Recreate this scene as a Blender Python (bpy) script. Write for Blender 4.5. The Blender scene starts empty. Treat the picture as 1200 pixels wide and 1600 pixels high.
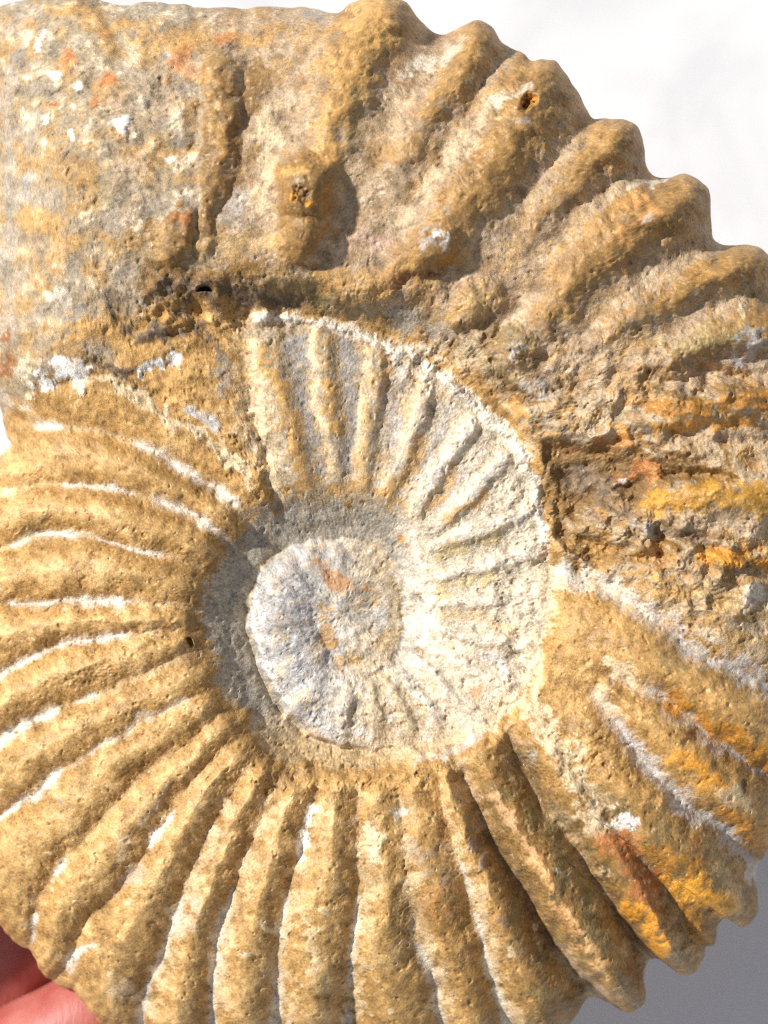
import bpy, math, random
import numpy as np

# ------------------------------------------------------------------ camera, light, exposure
SC = bpy.context.scene
PX = 1e-4                                   # one sculpting unit (0.1 mm) in metres


def W(x, y, z=0.0):
    return ((x - 600) * PX, (800 - y) * PX, z * PX)


cam_d = bpy.data.cameras.new('camera')
cam = bpy.data.objects.new('camera', cam_d)
SC.collection.objects.link(cam)
SC.camera = cam
CAM_Z = 0.60
cam.location = (0, 0, CAM_Z)
cam_d.sensor_fit = 'VERTICAL'
cam_d.sensor_height = 36
cam_d.lens = CAM_Z * 36 / 0.16
cam_d.clip_start = 0.02
cam_d.clip_end = 50
cam_d.dof.use_dof = True
cam_d.dof.focus_distance = CAM_Z + 0.001
cam_d.dof.aperture_fstop = 13

world = bpy.data.worlds.new('World')
SC.world = world
world.use_nodes = True
wn, wl = world.node_tree.nodes, world.node_tree.links
SUN_AZ = math.atan2(0.47, -0.88)             # direction to the sun in the table plane
SUN_EL = math.radians(42)
sky = wn.new('ShaderNodeTexSky')
sky.sky_type = 'NISHITA'
sky.sun_disc = False
sky.sun_elevation = SUN_EL
sky.sun_rotation = math.pi / 2 - SUN_AZ
hs = wn.new('ShaderNodeHueSaturation')
hs.inputs['Saturation'].default_value = 0.35
bg = wn['Background']
bg.inputs['Strength'].default_value = 0.10
wl.new(sky.outputs[0], hs.inputs['Color'])
wl.new(hs.outputs[0], bg.inputs['Color'])

sun_d = bpy.data.lights.new('sun', 'SUN')
sun_d.energy = 4.7
sun_d.angle = math.radians(3.0)
sun_d.color = (1.0, 0.962, 0.905)
sun = bpy.data.objects.new('sun', sun_d)
SC.collection.objects.link(sun)
from mathutils import Vector
to_sun = Vector((math.cos(SUN_AZ) * math.cos(SUN_EL), math.sin(SUN_AZ) * math.cos(SUN_EL), math.sin(SUN_EL)))
sun.rotation_euler = to_sun.to_track_quat('Z', 'Y').to_euler()
sun.location = to_sun * 1.0

SC.view_settings.view_transform = 'Standard'
SC.view_settings.look = 'None'
SC.view_settings.exposure = 0.28
SC.view_settings.gamma = 1.0
SC.render.engine = 'CYCLES'
SC.cycles.use_denoising = False           # keeps the stone's own grain
SC.cycles.filter_width = 1.1

# ------------------------------------------------------------------ raster tools (height and pigment canvases)
rng = np.random.default_rng(7)
OX, OY, NX, NY = -300, -250, 1750, 2100
XX, YY = np.meshgrid(np.arange(NX, dtype=np.float32) + OX, np.arange(NY, dtype=np.float32) + OY)
FX = np.fft.rfftfreq(NX)[None, :]
FY = np.fft.fftfreq(NY)[:, None]
FR = np.sqrt(FX * FX + FY * FY)


def noise(lo, hi, slope=1.0, ang=None, stretch=1.0):
    """band noise, wavelengths lo..hi units, unit deviation"""
    f = FR
    if ang is not None:
        c, s = math.cos(ang), math.sin(ang)
        f = np.sqrt(((FX * c + FY * s) * stretch) ** 2 + (-FX * s + FY * c) ** 2)
    sp = np.fft.rfft2(rng.standard_normal((NY, NX)).astype(np.float32))
    g = np.where((f > 1 / hi) & (f < 1 / lo), 1 / np.maximum(f, 1e-6) ** slope, 0)
    n = np.fft.irfft2(sp * g, s=(NY, NX)).astype(np.float32)
    return n / n.std()


def blur(a, s):
    return np.fft.irfft2(np.fft.rfft2(a) * np.exp(-2 * (math.pi * s * FR) ** 2), s=a.shape).astype(np.float32)


def sstep(a, b, x):
    t = np.clip((x - a) / (b - a), 0, 1)
    return t * t * (3 - 2 * t)


def catmull(pts, n=5, closed=False):
    p = np.array(pts, float)
    if len(p) < 3 and not closed:
        return np.array([p[0] + (p[-1] - p[0]) * t for t in np.linspace(0, 1, n + 1)])
    if closed:
        q = np.vstack([p[-1], p, p[0], p[1]])
    else:
        q = np.vstack([2 * p[0] - p[1], p, 2 * p[-1] - p[-2]])
    out = []
    for i in range(1, len(q) - 2):
        a, b, c, d = q[i - 1], q[i], q[i + 1], q[i + 2]
        for t in np.linspace(0, 1, n, endpoint=False):
            out.append(.5 * (2 * b + (c - a) * t + (2 * a - 5 * b + 4 * c - d) * t * t + (3 * b - a - 3 * c + d) * t ** 3))
    if not closed:
        out.append(q[-2])
    return np.array(out)


def tps(ctrl):
    c = np.array(ctrl, float)
    n = len(c)
    P = c[:, :2] / 500.0

    def U(r2):
        return np.where(r2 > 1e-12, r2 * np.log(np.maximum(r2, 1e-12)), 0)
    K = U(((P[:, None] - P[None]) ** 2).sum(-1)) + np.eye(n) * 0.004
    A = np.zeros((n + 3, n + 3))
    A[:n, :n] = K
    A[:n, n] = A[n, :n] = 1
    A[:n, n + 1:] = P
    A[n + 1:, :n] = P.T
    w = np.linalg.solve(A, np.concatenate([c[:, 2], [0, 0, 0]]))
    st = 10
    gx, gy = np.meshgrid(np.arange(OX, OX + NX + st, st) / 500.0, np.arange(OY, OY + NY + st, st) / 500.0)
    z = w[n] + w[n + 1] * gx + w[n + 2] * gy
    for i in range(n):
        z = z + w[i] * U((gx - P[i, 0]) ** 2 + (gy - P[i, 1]) ** 2)
    return blur(upsample(z, st), 8)


def upsample(z, st):
    i = np.arange(NX) / st
    j = np.arange(NY) / st
    i0, j0 = i.astype(int), j.astype(int)
    fi, fj = (i - i0)[None, :], (j - j0)[:, None]
    a = z[j0][:, i0] * (1 - fi) + z[j0][:, i0 + 1] * fi
    b = z[j0 + 1][:, i0] * (1 - fi) + z[j0 + 1][:, i0 + 1] * fi
    return (a * (1 - fj) + b * fj).astype(np.float32)


def sdf(poly, n=4):
    """signed distance, positive inside"""
    st = 5
    p = catmull(poly, n, True)
    gx, gy = np.meshgrid(np.arange(OX, OX + NX + st, st, dtype=float), np.arange(OY, OY + NY + st, st, dtype=float))
    d = np.full(gx.shape, 1e9)
    ins = np.zeros(gx.shape, bool)
    for a, b in zip(p, np.roll(p, -1, 0)):
        v = b - a
        L = (v * v).sum() + 1e-9
        t = np.clip(((gx - a[0]) * v[0] + (gy - a[1]) * v[1]) / L, 0, 1)
        d = np.minimum(d, (gx - a[0] - t * v[0]) ** 2 + (gy - a[1] - t * v[1]) ** 2)
        if a[1] != b[1]:
            c = ((a[1] > gy) != (b[1] > gy)) & (gx < (b[0] - a[0]) * (gy - a[1]) / (b[1] - a[1]) + a[0])
            ins ^= c
    return upsample(np.where(ins, 1, -1) * np.sqrt(d), st)


n_big = noise(90, 420, 1.2)
n_mid = noise(14, 90, 1.3)
n_mid2 = noise(14, 90, 1.3)
n_fine = noise(4.5, 22, 0.9)
n_fine2 = noise(4.5, 22, 0.9)
n_patch = noise(35, 170, 1.0)
n_grain = noise(3.2, 8, 0.4)
WX = noise(20, 120, 1.4) * 3.5 + noise(6, 20, 1.0) * .7
WY = noise(20, 120, 1.4) * 3.5 + noise(6, 20, 1.0) * .7


def field(pts, w, h=None, wk=1.0, pad=2.6, smooth=5):
    """slice, normalised distance d/w and interpolated h along a smooth polyline"""
    pts = np.array(pts, float)
    m = len(pts)
    w = np.broadcast_to(np.array(w, float), (m,)) if np.ndim(w) == 0 or len(np.atleast_1d(w)) == m else np.interp(np.linspace(0, 1, m), np.linspace(0, 1, len(w)), w)
    h = np.ones(m) if h is None else (np.full(m, float(h)) if np.ndim(h) == 0 else np.interp(np.linspace(0, 1, m), np.linspace(0, 1, len(h)), h))
    full = catmull(np.column_stack([pts, w, h]), smooth)
    wm = full[:, 2].max() * pad + 14
    x0 = int(max(0, full[:, 0].min() - wm - OX)); x1 = int(min(NX, full[:, 0].max() + wm - OX))
    y0 = int(max(0, full[:, 1].min() - wm - OY)); y1 = int(min(NY, full[:, 1].max() + wm - OY))
    sl = (slice(y0, y1), slice(x0, x1))
    X = XX[sl] + WX[sl] * wk
    Y = YY[sl] + WY[sl] * wk
    best = np.full(X.shape, 1e9, np.float32)
    hh = np.zeros(X.shape, np.float32)
    for a, b in zip(full[:-1], full[1:]):
        v = b[:2] - a[:2]
        L = (v * v).sum() + 1e-9
        t = np.clip(((X - a[0]) * v[0] + (Y - a[1]) * v[1]) / L, 0, 1)
        d = np.sqrt((X - a[0] - t * v[0]) ** 2 + (Y - a[1] - t * v[1]) ** 2) / (a[2] + (b[2] - a[2]) * t)
        k = d < best
        best = np.where(k, d, best)
        hh = np.where(k, a[3] + (b[3] - a[3]) * t, hh)
    return sl, best, hh


# ------------------------------------------------------------------ broad form of the shell
B1 = tps([
    (200, 950, 8), (90, 950, -8), (0, 950, -35), (-120, 950, -110), (200, 780, 0), (100, 720, -30), (0, 780, -65), (-90, 800, -120),
    (200, 1130, 8), (40, 1200, -28), (100, 1370, -42), (20, 1420, -85), (-60, 1250, -95), (310, 960, 0), (340, 1090, 0), (420, 1215, 0),
    (300, 1340, 0), (250, 1480, -50), (200, 1600, -115), (480, 1320, 8), (480, 1450, -14), (480, 1590, -75), (480, 1680, -150),
    (560, 1230, -4), (740, 1260, 2), (780, 1400, -8), (820, 1540, -70), (930, 1280, 8), (1020, 1430, -30), (1080, 1260, 0), (1150, 1380, -65),
    (900, 930, -22), (1000, 970, 8), (1100, 1040, 8), (1200, 1100, -25), (1320, 1120, -130), (880, 1080, -14), (960, 1130, 8),
    (1000, 800, 0), (1180, 780, -12), (1300, 820, -90), (900, 800, -18), (900, 680, -8), (1050, 620, 5), (1190, 560, -30),
    (860, 500, 15), (960, 430, 14), (1050, 340, -18), (1130, 440, -25), (760, 470, 12), (690, 400, 40), (760, 300, 38), (850, 200, 0), (940, 260, -10),
    (620, 330, 48), (640, 150, 22), (700, 90, -25), (480, 420, 42), (470, 250, 55), (470, 110, 25), (470, 10, -60), (330, 400, 45), (330, 230, 52),
    (300, 60, 0), (300, 0, -50), (180, 420, 35), (180, 230, 45), (180, 60, 0), (60, 300, 8), (60, 450, 2), (60, 120, -15), (20, 300, -50), (20, 180, -60), (20, 450, -40), (10, 30, -80),
    (60, 580, -12), (180, 520, 15), (280, 500, 12), (300, 600, 0), (230, 620, 0), (100, 620, -20), (20, 690, -75),
    (500, 900, -20), (600, 1000, -20), (560, 650, -10),
])
B2 = tps([
    (430, 510, -28), (430, 600, -13), (430, 690, -11), (440, 770, -21), (560, 525, -43), (560, 640, -30), (560, 770, -40), (680, 590, -50),
    (660, 690, -38), (640, 800, -48), (780, 680, -53), (740, 770, -42), (840, 780, -52), (760, 870, -45), (680, 880, -55), (855, 900, -47),
    (770, 960, -48), (690, 970, -58), (830, 1040, -47), (740, 1060, -53), (780, 1110, -48), (670, 1050, -67), (690, 1140, -62), (600, 1160, -72),
    (500, 1140, -79), (300, 600, 0), (300, 700, 0), (330, 800, 0), (320, 900, 0), (320, 1000, 0), (350, 1090, 0), (430, 1200, -16), (280, 520, 5), (560, 1205, -25),
])
B3 = tps([
    (395, 960, -82), (440, 960, -78), (500, 960, -86), (540, 990, -97), (600, 950, -96), (625, 950, -99), (560, 850, -89), (480, 860, -86),
    (420, 1060, -81), (470, 1060, -76), (520, 1110, -73), (600, 1110, -67), (660, 1100, -62), (700, 1130, -58), (600, 1170, -73), (480, 1150, -81),
    (620, 1040, -78), (570, 1060, -82), (610, 880, -92), (350, 1000, -82), (700, 980, -96), (560, 780, -91),
])

S_TOP = [(300, 436), (420, 430), (500, 436), (565, 450), (640, 446), (700, 446), (745, 510), (795, 580), (826, 640), (862, 720), (875, 800), (885, 870),
         (884, 940), (862, 1045), (812, 1128), (755, 1174), (650, 1207), (560, 1224), (430, 1214), (370, 1120), (340, 1000), (400, 900), (420, 800), (330, 650), (255, 520)]
S_FOOT = [(395, 492), (480, 499), (560, 519), (640, 557), (720, 613), (790, 673), (838, 755), (857, 850), (861, 940), (835, 1048), (790, 1116), (740, 1152),
          (650, 1182), (560, 1198), (450, 1190), (390, 1110), (360, 1000), (415, 900), (435, 800), (350, 650), (300, 540)]
P_TOP = [(672, 880), (681, 950), (672, 1020), (655, 1065), (690, 1110), (725, 1158), (650, 1192), (560, 1212), (470, 1212), (410, 1170), (352, 1095), (314, 1005),
         (311, 925), (342, 862), (372, 826), (430, 787), (520, 772), (600, 777), (645, 808)]
P_FOOT = [(622, 900), (629, 950), (626, 995), (612, 1040), (640, 1085), (690, 1138), (640, 1166), (560, 1176), (478, 1146), (426, 1085), (394, 1012), (388, 958),
          (398, 908), (426, 872), (478, 850), (540, 844), (594, 858)]
s_top, s_foot, p_top, p_foot = sdf(S_TOP), sdf(S_FOOT), sdf(P_TOP), sdf(P_FOOT)
wob = blur(n_mid, 2) * 3


def band(a, b):
    """0 outside the outer curve, 1 inside the inner curve"""
    a = np.maximum(a + wob, 0)
    b = np.maximum(-b - wob, 0)
    t = a / np.maximum(a + b, 1e-3)
    return np.where(b <= 0, 1, t).astype(np.float32)


SHO = 30 * (1 - sstep(420, 640, XX)) + 10
t1 = band(s_top, s_foot)
t2 = band(p_top, p_foot)
t2s = band(p_top + SHO, p_foot)
H = B1 + (B2 - B1) * sstep(0, 1, t1)
tw = t2s ** 1.35
H = H + (B3 - H) * (tw * .6 + .4 * sstep(.1, .9, t2s))
CSTEP = 15 * (1 - sstep(520, 640, XX)) * sstep(820, 900, YY)
H = H + CSTEP * sstep(-4, 5, p_foot + wob)
H = H + blur(n_big, 5) * 2.0

# ------------------------------------------------------------------ ribs, grooves, knobs
R = np.zeros((NY, NX), np.float32)           # raised
WEAR = np.zeros((NY, NX), np.float32)        # polished crests
G = np.zeros((NY, NX), np.float32)           # cut
LAB = np.zeros((NY, NX), np.int32)           # part id
LABD = np.full((NY, NX), 9.0, np.float32)
PARTS = []                                   # (name, parent part)


def new_part(name, parent):
    PARTS.append((name, parent))
    return len(PARTS)


P_OUT = new_part('outer_whorl', None)
P_CH = new_part('body_chamber', None)
P_IN = new_part('inner_whorl', None)
P_WALL = new_part('umbilical_wall', None)
P_CORE = new_part('innermost_whorl', None)


def label(sl, d, pid, lim):
    k = (d < lim) & (d < LABD[sl])
    LABD[sl] = np.where(k, d, LABD[sl])
    LAB[sl] = np.where(k, pid, LAB[sl])


def ridge(pts, w, h, name=None, parent=None, p=2.0, lim=1.15, wk=1.0):
    sl, d, hh = field(pts, w, h, wk)
    R[sl] = np.maximum(R[sl], hh * np.exp(-d ** p))
    if name:
        WEAR[sl] = np.maximum(WEAR[sl], np.exp(-d ** 2))
        label(sl, d, new_part(name, parent), lim)


def groove(pts, w, h, wk=0.8):
    sl, d, hh = field(pts, w, h, wk, pad=4)
    G[sl] = np.maximum(G[sl], hh * np.exp(-np.sqrt(d * d + 0.12) * 1.1 + 0.36))


# grooves of the left, lower and right ribs: (centre line, width, depth, chalk)
GR = [
    ([(40, 655), (75, 664), (150, 672), (230, 699), (290, 735), (340, 768), (385, 812)], 13, [8, 10, 13, 13, 9], .8),
    ([(-60, 785), (33, 760), (100, 757), (167, 762), (250, 784), (300, 806), (352, 842)], 13, [12, 12, 12, 12, 10], .75),
    ([(-60, 885), (0, 858), (67, 836), (110, 836), (200, 854), (290, 877), (315, 884)], 12, [13, 14, 12, 8, 4], .7),
    ([(-70, 955), (10, 945), (67, 942), (150, 939), (200, 940), (277, 947), (300, 950)], 11, [12, 13, 13, 7, 3], .85),
    ([(-70, 1090), (-20, 1066), (0, 1054), (67, 1018), (133, 1000), (190, 994), (270, 984)], 11, [13, 13, 13, 11, 3], .9),
    ([(-60, 1190), (0, 1157), (43, 1128), (83, 1110), (143, 1087), (207, 1063), (300, 1020)], 11, [13, 13, 11, 7, 2], .8),
    ([(-60, 1320), (17, 1266), (60, 1235), (95, 1204), (190, 1146), (300, 1090)], 11, [13, 13, 11, 5, 3], .8),
    ([(25, 1500), (40, 1470), (53, 1417), (87, 1360), (133, 1310), (167, 1273), (213, 1220), (290, 1160), (345, 1120)], 12, [14, 13, 10, 9, 6, 3], .35),
    ([(70, 1560), (100, 1515), (127, 1450), (153, 1430), (187, 1390), (217, 1347), (243, 1300), (277, 1250), (315, 1205), (360, 1160)], 12, [18, 12, 11, 11, 8, 4], .35),
    ([(190, 1700), (213, 1600), (227, 1550), (253, 1493), (267, 1440), (293, 1380), (317, 1320), (347, 1257), (385, 1200)], 13, [16, 15, 14, 12, 11, 5], .6),
    ([(320, 1720), (327, 1583), (333, 1517), (340, 1467), (360, 1407), (377, 1360), (397, 1310), (415, 1260), (440, 1220)], 13, [16, 15, 14, 12, 10, 5], .65),
    ([(425, 1740), (430, 1600), (433, 1567), (433, 1500), (443, 1427), (460, 1360), (473, 1327), (485, 1260), (500, 1228)], 13, [16, 15, 14, 13, 12, 5], .75),
    ([(540, 1740), (545, 1600), (547, 1533), (550, 1467), (563, 1407), (560, 1350), (557, 1293), (562, 1240)], 13, [16, 14, 13, 12, 10, 6], .7),
    ([(710, 1720), (690, 1600), (677, 1533), (653, 1490), (640, 1400), (632, 1320), (622, 1250)], 13, [16, 13, 12, 7, 4, 4], .55),
    ([(820, 1700), (795, 1620), (783, 1573), (760, 1500), (740, 1417), (717, 1340), (700, 1290), (688, 1228)], 14, [18, 16, 16, 14, 12, 8], .6),
    ([(960, 1605), (925, 1565), (905, 1545), (860, 1475), (815, 1390), (765, 1310), (727, 1225), (715, 1195)], 17, [30, 28, 26, 24, 18, 8], .3),
    ([(1040, 1540), (1015, 1510), (960, 1420), (920, 1360), (893, 1310), (850, 1260), (820, 1200), (795, 1145)], 20, [30, 28, 27, 25, 22, 10], .25),
    ([(1130, 1530), (1108, 1503), (1085, 1470), (1053, 1420), (1033, 1383), (985, 1320), (940, 1260), (880, 1180)], 17, [26, 24, 20, 12, 7, 3], .2),
    ([(1260, 1440), (1195, 1375), (1170, 1340), (1125, 1296), (1075, 1258), (1015, 1198), (970, 1140), (940, 1088)], 20, [24, 24, 20, 18, 14, 7], .8),
    ([(1290, 1275), (1200, 1212), (1125, 1160), (1075, 1120), (1025, 1082), (960, 1058)], 17, [18, 18, 15, 13, 8], .85),
    ([(1320, 1115), (1200, 1072), (1120, 1036), (1060, 998), (1000, 950), (935, 912), (880, 888)], 24, [18, 18, 18, 18, 16, 10], .95),
]
for pts, w, h, ck in GR:
    groove(pts, w * (1.6 if w < 15 else 1.3), np.array(h) * (1.95 if w < 15 else 2.6), .3)


def resample(pts, n=9):
    p = catmull(pts, 8)
    s = np.concatenate([[0], np.cumsum(np.hypot(*np.diff(p, axis=0).T))])
    return np.column_stack([np.interp(np.linspace(0, s[-1], n), s, p[:, k]) for k in (0, 1)])


mids = []
for (a, *_), (b, *_) in zip(GR[:-1], GR[1:]):
    A = resample(a)
    B = resample(b)
    if np.hypot(*(A[0] - B[0])) + np.hypot(*(A[-1] - B[-1])) > np.hypot(*(A[0] - B[-1])) + np.hypot(*(A[-1] - B[0])):
        B = B[::-1]
    M = (A + B) / 2
    wd = np.hypot(*(A - B).T) * 0.36
    mids.append((M, wd))
    sl, d, hh = field(M, np.maximum(wd, 8), None, 1.0)
    label(sl, d, new_part('rib', P_OUT), 1.0)
    R[sl] = np.maximum(R[sl], (10.0 if len(mids) < 15 else 17.0) * np.exp(-d ** 2))
    WEAR[sl] = np.maximum(WEAR[sl], np.exp(-d ** 2))

# crest ribs of the upper and right outer whorl
UP = [
    ([(600, -40), (588, 10), (562, 70), (545, 120), (525, 190), (500, 255), (485, 300)], [58, 54, 44, 40, 34, 26, 18], [44, 42, 34, 28, 20, 10, 2]),
    ([(768, 10), (752, 55), (728, 100), (693, 150), (655, 205), (625, 260), (612, 300)], [30, 30, 27, 25, 22, 20, 16], [38, 34, 26, 20, 14, 9, 4]),
    ([(872, 70), (852, 110), (818, 175), (775, 255), (732, 310), (690, 365)], [48, 48, 46, 42, 40, 36], [46, 44, 36, 30, 26, 22]),
    ([(1010, 165), (975, 205), (935, 245), (880, 290), (845, 335), (825, 375)], [32, 32, 28, 24, 20, 16], [42, 38, 26, 16, 10, 4]),
    ([(1120, 265), (1080, 298), (1030, 325), (980, 358), (925, 405), (880, 458), (850, 505)], [42, 42, 42, 40, 36, 32, 26], [42, 40, 38, 34, 28, 22, 16]),
    ([(1230, 375), (1180, 400), (1120, 425), (1050, 462), (980, 500), (925, 540)], [30, 30, 27, 25, 22, 18], [36, 34, 28, 20, 15, 8]),
    ([(1260, 490), (1200, 505), (1120, 525), (1050, 556), (1000, 585)], [28, 28, 26, 22, 16], [26, 26, 22, 14, 6]),
    ([(1280, 600), (1200, 618), (1120, 640), (1040, 655), (980, 668)], [24, 24, 22, 18, 14], [22, 22, 18, 14, 6]),
    ([(1300, 770), (1200, 776), (1120, 768), (1045, 772)], [36, 36, 34, 22], [18, 18, 16, 8]),
]
for pts, w, h in UP:
    ridge(pts, np.array(w) * 1.16, np.array(h) * 1.4, 'rib', P_OUT, p=2.3, lim=1.0)
# the narrow worn rib on the body chamber
ridge([(345, 105), (345, 160), (343, 230), (337, 280), (326, 330), (316, 395)], [30, 28, 26, 22, 16, 14], [27, 27, 26, 20, 14, 10], 'rib', P_CH, p=3.5)
groove([(312, 120), (311, 190), (313, 260), (312, 330), (308, 400)], 6, [3, 7, 3, 7, 4], wk=1.2)
# knobs
ridge([(480, 290), (476, 318)], [44, 44], [60, 66], 'tubercle', P_CH, p=2.8, lim=1.05, wk=.6)
ridge([(474, 362), (472, 376)], [38, 36], [54, 48], 'tubercle', P_CH, p=2.6, lim=1.05, wk=.6)
ridge([(640, 412), (665, 400), (690, 378)], [28, 34, 32], [28, 46, 42], 'tubercle', P_OUT, p=2.6, lim=1.1, wk=.8)
ridge([(715, 495), (735, 485), (755, 470)], [30, 36, 32], [14, 28, 22], 'tubercle', P_OUT, p=3, lim=1.1)
ridge([(800, 548), (815, 535)], [28, 28], [28, 30], 'tubercle', P_OUT, p=3, lim=1.1)
ridge([(284, 362), (280, 395)], [24, 24], [26, 28], 'tubercle', P_CH, p=3, lim=1.1)
ridge([(540, 470), (580, 455), (610, 445)], [22, 20, 18], [14, 14, 12], None, None, p=3)

# inner whorl ribs
INR = [
    ([(408, 508), (422, 580), (444, 667), (467, 733), (480, 768)], [30, 32, 27, 22, 16], [13, 15, 13, 9, 4]),
    ([(503, 520), (508, 600), (518, 667), (526, 745)], [20, 21, 18, 15], [11, 13, 11, 5]),
    ([(588, 545), (584, 617), (574, 683), (566, 758)], [17, 18, 17, 14], [12, 14, 12, 5]),
    ([(670, 588), (652, 655), (630, 715), (603, 773)], [16, 19, 18, 14], [12, 14, 12, 6]),
    ([(738, 662), (702, 710), (668, 765), (648, 800)], [15, 17, 17, 13], [11, 13, 11, 6]),
    ([(790, 715), (752, 758), (716, 795), (682, 826)], [14, 15, 15, 12], [10, 12, 11, 6]),
    ([(828, 798), (780, 820), (735, 836), (672, 855)], [14, 15, 14, 11], [8, 11, 11, 7]),
    ([(844, 862), (790, 878), (735, 890), (674, 905)], [14, 14, 13, 10], [8, 10, 10, 6]),
    ([(850, 925), (790, 938), (735, 941), (675, 942)], [14, 14, 13, 10], [6, 9, 9, 6]),
    ([(836, 1010), (790, 1006), (735, 996), (674, 979)], [14, 14, 13, 10], [5, 8, 9, 6]),
    ([(790, 1075), (745, 1052), (700, 1030), (660, 1010)], [13, 14, 12, 9], [5, 8, 8, 5]),
    ([(740, 1110), (705, 1085), (670, 1050), (640, 1022)], [12, 13, 11, 8], [5, 9, 8, 4]),
    ([(690, 1135), (668, 1108), (645, 1072), (625, 1048)], [11, 12, 10, 7], [5, 9, 8, 4]),
    ([(642, 1145), (630, 1110), (615, 1080), (600, 1062)], [11, 12, 10, 7], [6, 10, 9, 4]),
    ([(588, 1150), (586, 1115), (580, 1085)], [11, 12, 9], [6, 10, 6]),
    ([(535, 1142), (540, 1112), (545, 1080)], [11, 12, 9], [6, 11, 6]),
]
for pts, w, h in INR:
    ridge(pts, np.array(w) * .86, np.array(h) * (1.0 if pts[0][1] < 750 else .85), 'rib', P_IN, p=3, lim=1.15, wk=.4)
COR = [
    ([(456, 1112), (476, 1092), (496, 1070)], [17, 16, 10], [7, 9, 3]),
    ([(414, 1066), (442, 1050), (472, 1034)], [19, 17, 10], [7, 8, 3]),
    ([(392, 1015), (424, 1010), (460, 1006)], [18, 17, 10], [6, 8, 3]),
    ([(386, 962), (420, 966), (458, 972)], [19, 17, 10], [6, 8, 3]),
    ([(398, 908), (428, 924), (462, 944)], [17, 16, 9], [6, 9, 3]),
    ([(428, 870), (450, 894), (476, 920)], [15, 14, 8], [6, 9, 3]),
    ([(470, 852), (484, 876), (500, 902)], [13, 12, 8], [5, 8, 3]),
    ([(520, 846), (526, 868), (532, 890)], [12, 12, 8], [4, 6, 3]),
]
RC = R.copy()
R[:] = 0
for pts, w, h in COR:
    ridge(pts, np.array(w), np.array(h) * .75, 'rib', P_CORE, p=2.6, lim=1.05, wk=.5)
RC2 = R.copy()
R[:] = 0
ridge([(470, 870), (430, 920), (425, 980), (445, 1040), (490, 1085), (560, 1105), (620, 1090)], 30, [4, 7, 8, 8, 8, 6, 3], p=2.2)
RC2 = (RC2 + R) * sstep(-2, 14, p_foot)
R[:] = RC
# innermost turn: a little rim and hollow
groove([(480, 935), (490, 975), (508, 1010), (530, 1042), (580, 1046)], 13, [5, 11, 20, 9, 3])
ridge([(545, 930), (575, 960), (570, 1000)], 30, 5)
groove([(629, 930), (630, 990), (612, 1042), (575, 1070)], 6, [3, 5, 6, 4])
# dark undercut left of the core, seam lines
groove([(446, 852), (408, 884), (384, 934), (380, 962), (388, 1014), (418, 1088), (470, 1150), (560, 1182)], 5, [3, 5, 6, 7, 11, 13, 12, 6], wk=.3)
groove([(440, 1165), (480, 1192), (530, 1205), (580, 1208), (640, 1200)], 7, [6, 12, 12, 10, 4])
ridge([(395, 496), (440, 496), (490, 500), (560, 519), (640, 556), (720, 612), (790, 672), (838, 755), (852, 830)], [6, 6, 7, 8, 9, 9, 9, 9, 8], [6, 7, 8, 9, 9, 9, 9, 8, 4], p=2.4, wk=.5)
ridge([(645, 1178), (700, 1168), (745, 1150), (790, 1118)], [6, 7, 7, 6], [5, 7, 7, 4], wk=.5)
ridge([(868, 890), (862, 950), (838, 1045), (800, 1100)], [7, 6, 6, 6], [3, 5, 6, 3], wk=.8)
# whorl junction, upper left: seams and breaks
groove([(40, 612), (90, 598), (150, 588), (200, 600), (250, 640), (300, 672), (345, 700), (385, 740)], 10, [8, 10, 8, 8, 8, 8, 8, 5])
groove([(215, 600), (235, 580), (275, 562), (330, 552)], 9, [4, 9, 8, 3])
groove([(380, 560), (395, 640), (412, 700), (425, 760), (430, 790)], 9, [6, 9, 10, 11, 12])
groove([(140, 565), (170, 575), (235, 602)], 7, [8, 10, 6])
groove([(175, 465), (185, 500), (215, 530), (250, 530), (275, 520), (320, 518)], 8, [4, 7, 8, 8, 8, 5])
# body chamber rough break
groove([(215, 165), (217, 200), (232, 230)], 4, [5, 7, 4])
groove([(305, 210), (303, 235), (298, 246)], 4, [4, 8, 4])
# right side cracks, cavity and ledges
groove([(782, 590), (800, 612), (850, 622), (880, 616), (915, 605)], 8, [14, 16, 12, 12, 4])
groove([(1010, 700), (1040, 710), (1080, 725), (1140, 745)], 9, [6, 14, 16, 6])
groove([(1000, 598), (1080, 588), (1200, 585), (1300, 570)], 14, [5, 10, 14, 14])
groove([(1020, 690), (1100, 692), (1200, 690), (1300, 690)], 12, [4, 8, 10, 10])
groove([(862, 745), (870, 800), (890, 860), (930, 882), (955, 888)], 12, [10, 16, 18, 20, 8])
groove([(905, 830), (960, 840), (1000, 870)], 8, [5, 9, 5])
groove([(1020, 830), (1100, 850), (1200, 880)], 9, [5, 9, 9])
groove([(850, 680), (856, 720), (850, 760)], 8, [6, 12, 8])
groove([(700, 415), (680, 430), (645, 436), (610, 450), (560, 460)], 8, [14, 16, 12, 12, 6])
groove([(500, 395), (510, 410), (495, 425)], 9, [10, 14, 8])
groove([(770, 490), (745, 515), (720, 520)], 8, [10, 14, 6])
groove([(1145, 560), (1200, 572)], 8, [6, 8])


def hollow(x, y, rx, ry, rot, dep, rough=6):
    c, s = math.cos(rot), math.sin(rot)
    X, Y = XX - x + WX, YY - y + WY
    u, v = (X * c + Y * s) / rx, (-X * s + Y * c) / ry
    m = 1 - sstep(0.35, 1.0, np.sqrt(u * u + v * v))
    global H
    H = H - dep * m + m * rough * n_fine * .5
    return m


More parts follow.
